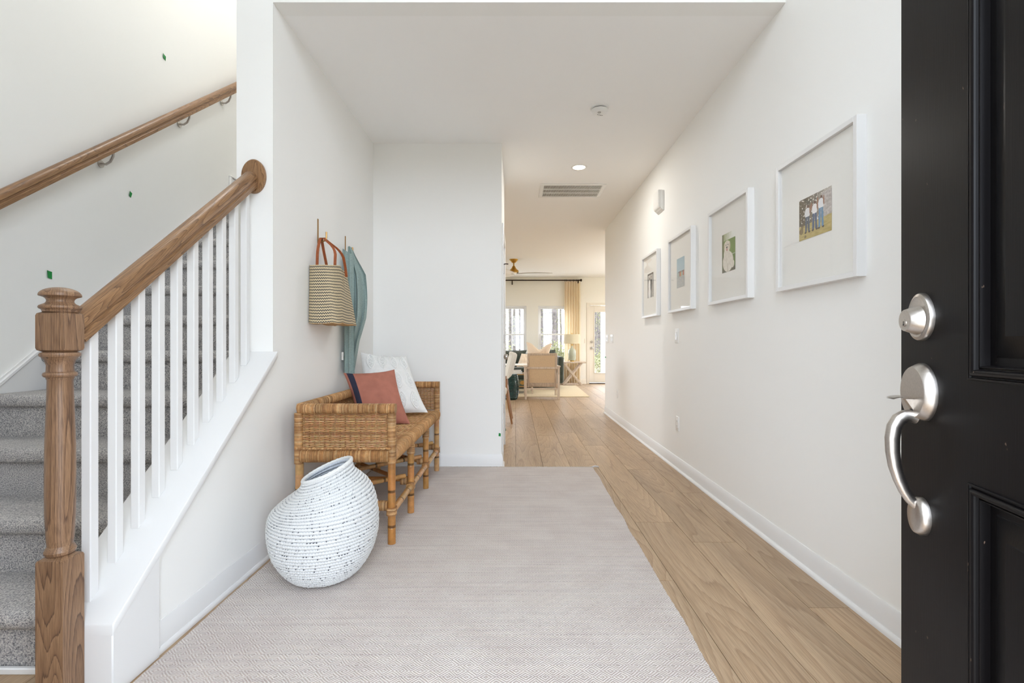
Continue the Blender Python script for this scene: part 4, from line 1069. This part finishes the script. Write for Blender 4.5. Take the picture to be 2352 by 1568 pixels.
ob('back_rail', bk(bx_0+.042, bx_1-.042, .820, .862), greywood, ac, bevel=.003)
ob('back_rail', bk(bx_0+.042, bx_1-.042, .225, .305), greywood, ac, bevel=.003)
qc = random.Random(9); cw = MB()
ob('cane_panel', bk(bx_0+.042, bx_1-.042, .305, .820, .006), cane, ac)
x = bx_0+.05
while x < bx_1-.046:
    cw.prism([(slope(.306)-.003, .306), (slope(.818)-.003, .818), (slope(.818)-.001, .818), (slope(.306)-.001, .306)], 'x', x, x+.006); x += .014
z = .312
while z < .815:
    cw.box(bx_0+.043, slope(z)-.004, z, bx_1-.043, slope(z)-.002, z+.006); z += .016
meta(ob('cane_strands', cw, cane, ac, smooth=0), kind='stuff')
ob('seat_cushion', MB().box(ax0+.055, ay+.13, .31, ax1-.055, ay+.66, .45), cream, ac, bevel=.035, seg=3)
pcs = [(.235, 9.03, .72), (.610, 9.03, .72), (.690, 8.93, 1.045), (.200, 8.93, 1.070)]
ppt0 = cushion(pcs, .075, seed=5, pinch=.06)
def ppt(u, v, s_):
    p = Vector(ppt0(u, v, s_)); k = math.exp(-((u-.5)/.22)**2)*max(0, v-.35)/.65
    return p - Vector((0, 0, .125*k))
pp = thing('throw_pillow', (.43, 9.0, .72), 'peach chopped cushion standing on the cane armchair', 'cushion')
ob('cushion_cover', cushion_mb(ppt, 28), peach, pp, smooth=60)
# side table with crossed legs and lamp
stb = thing('side_table', (1.40, 11.95, 0), 'pale wood side table with crossed legs by the curtain', 'table')
tx0, tx1, ty0, ty1 = 1.14, 1.735, 11.78, 12.15
ob('table_top', MB().box(tx0, ty0, .555, tx1, ty1, .590), greywood, stb, bevel=.004)
for y in (ty0+.02, ty1-.06):
    for a, b in ((tx0+.06, tx1-.10), (tx1-.10, tx0+.06)):
        dy = 0 if a < b else .022
        ob('leg', MB().prism([(a-.028, .555), (a+.028, .555), (b+.028, .014), (b-.028, .014)], 'y', y+dy, y+dy+.022), greywood, stb, bevel=.003)
for y in (ty0+.03, ty1-.05): ob('stretcher', MB().box(tx0+.10, y, .02, tx1-.14, y+.02, .045), greywood, stb)
lp = thing('table_lamp', (1.42, 11.98, .59), 'celadon glass table lamp with white drum shade', 'lamp')
lc = (1.415, 11.98, 0)
bulb = bpy.data.lights.new('lamp_bulb', 'POINT'); bulb.energy = 0.3; bulb.color = (1, .93, .80); bulb.shadow_soft_size = .03
bo = bpy.data.objects.new('lamp_bulb', bulb); COL.objects.link(bo); bo.location = (1.415, 11.98, 1.16)
ob('lamp_base', MB().lathe([(.055, .5905), (.055, .612), (.001, .613)], 28, lc), brass, lp)
ob('lamp_body', MB().lathe([(.052, .612), (.085, .622), (.096, .66), (.098, .80), (.094, .86), (.070, .90), (.036, .925), (.024, .95), (.022, .985), (.001, .986)], 32, lc), ceramic, lp, smooth=50)
ob('lamp_neck', MB().lathe([(.016, .985), (.016, 1.01), (.008, 1.02), (.008, 1.27), (.012, 1.275), (.010, 1.295), (.001, 1.30)], 14, lc), brass, lp)
ob('lamp_shade', MB().lathe([(.212, 1.035), (.200, 1.27), (.197, 1.27), (.209, 1.035), (.212, 1.035)], 40, lc, caps=False), shade_m, lp, smooth=50)
# rod and curtain
rd = thing('curtain_rod', (.3, 12.24, 2.63), 'dark bronze curtain rod with rings above the far windows', 'curtain rod')
ZR = 2.654
ob('rod', MB().tube([(-1.4, 12.235, ZR), (1.64, 12.235, ZR)], .0155, 12), bronze, rd)
ob('rod_finial', MB().lathe([(.016, 0), (.022, .006), (.016, .012), (.032, .024), (.036, .04), (.026, .056), (.001, .062)], 18, (1.64, 12.235, ZR), 'x'), bronze, rd)
for x in (-.085, 1.60):
    ob('rod_bracket', MB().box(x-.012, 12.22, ZR-.075, x+.012, YF, ZR-.055).box(x-.012, 12.222, ZR-.075, x+.012, 12.248, ZR-.012).box(x-.014, YF-.008, ZR-.10, x+.014, YF, ZR-.03), bronze, rd)
for x in (1.265, 1.305, 1.395, 1.485, 1.565, 1.615):
    ob('ring', MB().tube([(x, 12.235 + .026*cos(2*pi*i/16), ZR - .006 + .026*sin(2*pi*i/16)) for i in range(16)], .005, 6, closed=True), bronze, rd)
cu = meta(ob('curtain', sheet(lambda u, v: (1.255 + .405*u + .012*sin(v*2.4)*(u-.5), 12.235 + (.028 + .014*v)*sin(u*2*pi*6.2 + .5*sin(v*3)), ZR - .034 - (ZR-.06)*v), 120, 24, .002), curtain_m, smooth=70), 'cream linen curtain hanging in folds at the right of the windows', 'curtain')
# ceiling fan
fx, fy = -.035, 9.70
fan = thing('ceiling_fan', (fx, fy, ZC), 'brass ceiling fan with pale blades in the living room', 'fan')
ob('canopy', MB().lathe([(.088, 0), (.086, -.012), (.060, -.040), (.045, -.062), (.018, -.075)], 28, (fx, fy, ZC)), brass, fan)
ob('downrod', MB().lathe([(.013, -.07), (.013, -.15)], 14, (fx, fy, ZC)), brass, fan)
ob('motor_housing', MB().lathe([(.018, -.13), (.030, -.145), (.045, -.175), (.070, -.205), (.095, -.225), (.099, -.240), (.094, -.246), (.099, -.252), (.099, -.262), (.092, -.268), (.001, -.27)], 32, (fx, fy, ZC)), brass, fan, smooth=35)
bladem = M('blade_white', S(240,236,228), .4)
for k in range(3):
    a = R(-4 + 120*k); ca, sa = cos(a), sin(a)
    def bl(u, v, t, ca=ca, sa=sa):
        r = .06 + .72*u; w = .055 + .025*sin(pi*min(1, u*1.1)) - .03*max(0, u-.85)/.15; s_ = (v-.5)*2*w
        z = ZC - .285 + .22*s_ + t + .012*sin(pi*u)
        return (fx + ca*r - sa*s_, fy + sa*r + ca*s_, z)
    ob('fan_blade', MB().grid(lambda u, v: bl(u, v, .004), 24, 6).grid(lambda u, v: bl(u, v, -.004), 24, 6), bladem, fan)
# sofa along the windows
sf = thing('sofa', (-.15, 11.35, 0), 'dark green velvet sofa under the far windows', 'sofa')
ob('sofa_base', MB().box(-1.45, 10.75, .14, 1.02, 11.70, .36), green_velvet, sf, bevel=.03, seg=3)
ob('sofa_back', MB().box(-1.40, 11.40, .30, .97, 11.72, .80), green_velvet, sf, bevel=.05, seg=3)
for x in (-1.50, .955): ob('sofa_arm', MB().box(x, 10.72, .14, x+.13, 11.72, .745), green_velvet, sf, bevel=.055, seg=4)
for x0, x1 in ((-1.36, -.18), (-.16, .945)): ob('seat_cushion', MB().box(x0, 10.74, .36, x1, 11.42, .50), green_velvet, sf, bevel=.045, seg=3)
for x in (-1.42, .93):
    for y in (10.80, 11.66): ob('leg', MB().lathe([(.016, .014), (.024, .14)], 12, (x, y, 0)), walnut, sf)
def soft(name, corners, thick, mat, label, seed):
    t = thing('sofa_cushion', Vector(corners[0]).lerp(Vector(corners[1]), .5), label, 'cushion', group='cushions on the sofa'); ob('cushion_cover', cushion_mb(cushion(corners, thick, seed=seed, pinch=.05, wr_=.02), 26), mat, t, smooth=60); return t
soft('c', [(-.62, 11.12, .50), (.19, 11.12, .50), (.27, 11.33, .885), (-.60, 11.33, .885)], .10, green_velvet, 'rumpled green velvet back cushion at the left of the sofa', 21)
soft('c', [(.42, 11.15, .50), (.92, 11.15, .50), (.95, 11.36, .90), (.40, 11.36, .88)], .09, green_velvet, 'green velvet back cushion behind the armchair pillow', 27)
soft('c', [(.02, 10.95, .50), (.32, 10.95, .50), (.34, 11.06, .80), (.14, 11.06, .81)], .06, peach, 'pale peach cushion on the sofa, half behind the armchair', 31)
# coffee table with things on it
ct = thing('coffee_table', (-.20, 10.05, 0), 'open coffee table of pale shelves between armchair and sofa', 'table')
cx0, cx1, cy0, cy1 = -.75, .36, 9.78, 10.38
for z0, z1 in ((.585, .605), (.395, .415), (.15, .172)):
    ob('shelf', MB().box(cx0, cy0, z0, cx1, cy1, z1), trim_warm if z0 > .5 else brass_d, ct, bevel=.003)
for x in (cx0, cx1-.03):
    for y in (cy0, cy1-.03): ob('leg', MB().box(x, y, .014, x+.03, y+.03, .585), greywood, ct)
for i, (zz_, hh, cc, lb) in enumerate(((.416, .045, S(206,208,214), 'thick grey book at the bottom of the coffee table stack'), (.461, .035, S(226,228,232), 'pale book on top of the thick grey book'))):
    b = thing('book', (-.05, 10.0, zz_), lb, 'book', group='books on the coffee table')
    ob('book_cover', MB().box(-.30+.02*i, 9.82, zz_, .14-.02*i, 10.12, zz_+.005).box(-.30+.02*i, 9.82, zz_+hh-.005, .14-.02*i, 10.12, zz_+hh).box(-.30+.02*i, 9.82, zz_+.005, -.295+.02*i, 10.12, zz_+hh-.005), M('cover', cc, .6), b)
    ob('pages', MB().box(-.294+.02*i, 9.824, zz_+.005, .134-.02*i, 10.116, zz_+hh-.005), M('paper', S(236,232,222), .8), b)
bxp = thing('storage_box', (.02, 9.95, .172), 'gold and green patterned box on the bottom coffee table shelf', 'box')
def boxpat(u, v):
    k = (ell(u, v, .3, .5, .22, .38) or ell(u, v, .78, .5, .2, .36)); return L3(170,124,44) if k else (L3(64,74,54) if (int(u*9)+int(v*4)) % 2 else L3(96,96,66))
ob('box_body', MB().box(-.11, 9.80, .173, .24, 10.1, .305), M('box_green', S(70,78,58), .6), bxp, bevel=.004)
ob('box_front', MB().grid(lambda u, v: (-.105+.34*u, 9.7985, .178+.122*v), 34, 12, boxpat), print_m, bxp, smooth=0)
# green garden stool
gs = meta(ob('garden_stool', MB().lathe([(.09, 0), (.112, .004), (.128, .03)] + [(.130 + .024*sin(pi*i/40) + .0022*(1 if i % 2 else -1), .03 + .41*i/40) for i in range(41)] + [(.124, .455), (.108, .470), (.001, .472)], 40, (-.085, 8.92, .001)), teal_glaze, smooth=25), 'dark teal ribbed ceramic stool beside the dining chair', 'stool')
# dining chair seen side-on past the corner
dc = thing('dining_chair', (-.33, 6.45, 0), 'cream upholstered dining chair with brown wooden legs past the corner', 'chair')
def dback(u, v, s_):
    z = .60 + .335*v; x = -.105 + .085*v - .045*(max(0, v-.85)/.15)**2; y = 6.20 + .50*u; e = (1-abs(2*u-1)**4)*(1-abs(2*v-1)**6)
    return (x + s_*(.014 + .044*e**.5), y, z - .012*(2*u-1)**2)
ob('backrest', MB().grid(lambda u, v: dback(u, v, 1), 16, 16).grid(lambda u, v: dback(1-u, v, -1), 16, 16).grid(lambda u, v: dback(u, 1, 1-2*v), 16, 1).grid(lambda u, v: dback(u, 0, 1-2*v), 16, 1).grid(lambda u, v: dback(0, u, 1-2*v), 16, 1).grid(lambda u, v: dback(1, u, 1-2*v), 16, 1), cream, dc, smooth=70)
ob('seat', MB().box(-.60, 6.19, .375, -.100, 6.71, .485), cream, dc, bevel=.035, seg=3)
for y in (6.20, 6.66):
    ob('leg', MB().tube([(-.125, y+.02, .62), (-.115, y+.02, .44), (-.085, y+.01, .22), (-.045, y, .001)], [.016, .019, .017, .012], 8), walnut, dc)
    ob('leg', MB().tube([(-.56, y+.02, .40), (-.575, y+.02, .2), (-.585, y+.02, .001)], [.019, .017, .012], 8), walnut, dc)
struct('trim_5', MB().box(1.775, YF-.006, 1.05, 1.80, YF, 1.165), trim_warm, 'small cream switch plate beside the back door casing', 'trim', bevel=.002)

# ------------------------------------------------------------------ outdoors
struct('ground', MB().box(-60, -60, -.5, 60, 80, -.16), litter, 'leaf strewn ground around the house', 'ground')
struct('ground_porch', MB().box(-6, YF+.14, -.16, 6, 14.9, -.03).box(-3, -2.6, -.16, 3, -.13, -.02), concrete, 'concrete porch slabs outside the doors', 'ground')
for x, lb in ((.235, 'white porch post seen through the left living room window'), (2.66, 'white porch post seen through the glass of the back door')):
    p = thing('porch_post', (x, 14.4, -.03), lb, 'post', group='porch posts')
    ob('post_shaft', MB().box(x-.085, 14.32, -.03, x+.085, 14.49, 2.9), ext_white, p, bevel=.006)
    ob('post_base', MB().box(x-.11, 14.295, -.03, x+.11, 14.515, .16), ext_white, p, bevel=.008)
qt = random.Random(21)
def trunk(seed):
    q = random.Random(seed); pts = [(q.uniform(-.05, .05)*i*.3, q.uniform(-.05, .05)*i*.3, i*1.6) for i in range(10)]
    mb = MB().tube(pts, [.15, .13, .12, .11, .105, .10, .09, .08, .06, .04], 9)
    return mb
def branches(seed):
    q = random.Random(seed+50); mb = MB()
    for k in range(16):
        z = q.uniform(1.5, 13); a = q.uniform(0, 2*pi); L = q.uniform(.3, .8)
        mb.tube([(0, 0, z), (cos(a)*L*.5, sin(a)*L*.5, z+q.uniform(-.1, .3)), (cos(a)*L, sin(a)*L, z+q.uniform(-.2, .7))], [.03, .02, .006], 5)
    return mb
protos = []
def leaves(seed, n, cx, cy, cz, sx, sy, sz, sz0=.05, grow=None):
    q = random.Random(seed); mb = MB()
    for i in range(n):
        p = Vector((cx + q.gauss(0, sx), cy + q.gauss(0, sy), max(.02, cz + q.gauss(0, sz)))); a = Vector((q.uniform(-1,1), q.uniform(-1,1), q.uniform(-1,1))).normalized(); b = a.orthogonal().normalized(); s_ = sz0*q.uniform(.6, 1.5)
        mb.add([p - a*s_, p + b*s_*.5, p + a*s_, p - b*s_*.5], [(0,1,2,3)])
    return mb
spots = []
while len(spots) < 84:
    i = len(spots); Y = qt.uniform(20.8, 58); X = Y*qt.uniform(-.10, .28) if i < 70 else qt.choice((-1, 1))*qt.uniform(6, 16) + 2
    if all(abs(X-a) > 1.75 or abs(Y-b) > 1.75 for a, b in spots): spots.append((X, Y))
for i in range(84):
    X, Y = spots[i]
    sc = qt.uniform(.75, 1.15)
    if i < 4:
        t = thing('pine_tree', (X, Y, -.16), 'slender bare pine trunk in the sunlit woods behind the house', 'tree', group='pine trunks behind the house')
        ob('trunk', trunk(i), bark, t, local=True, smooth=60); ob('branches', branches(i), bark, t, local=True)
        meta(ob('needles', leaves(i, 1100, 0, 0, 6, .34, .34, 3.6, .042), leaf_m, t, local=True, smooth=0, norm=False), kind='stuff')
        protos.append(t)
    else:
        t = dup(protos[i % 4], (X, Y, -.16), (0, 0, qt.uniform(0, 6)))
    t.scale = (sc, sc, sc)
for i in range(10):
    X, Y = [(-1.6, 17.2), (-.9, 19.0), (.75, 17.4), (1.6, 19.0), (2.5, 17.2), (3.6, 19.0), (4.6, 17.3), (5.9, 19.6), (-3.5, 19.4), (6.9, 17.2)][i]
    if i == 0:
        t = thing('shrub', (X, Y, -.16), 'yellow green leafy shrub growing behind the porch', 'shrub', group='shrubs behind the porch')
        meta(ob('foliage', leaves(90, 1500, 0, 0, .55, .26, .26, .28, .045), leaf_m, t, local=True, smooth=0, norm=False), kind='stuff')
        ob('stems', MB().tube([(0,0,0), (.05,.02,.5), (.12,.0,1.0)], [.02,.014,.005], 6).tube([(0,0,0), (-.09,.05,.5), (-.2,.08,.9)], [.02,.014,.005], 6), bark, t, local=True); sh0 = t
    else:
        t = dup(sh0, (X, Y, -.16), (0, 0, qt.uniform(0, 6)))
        k = qt.uniform(.8, 1.25); t.scale = (k, k, k)
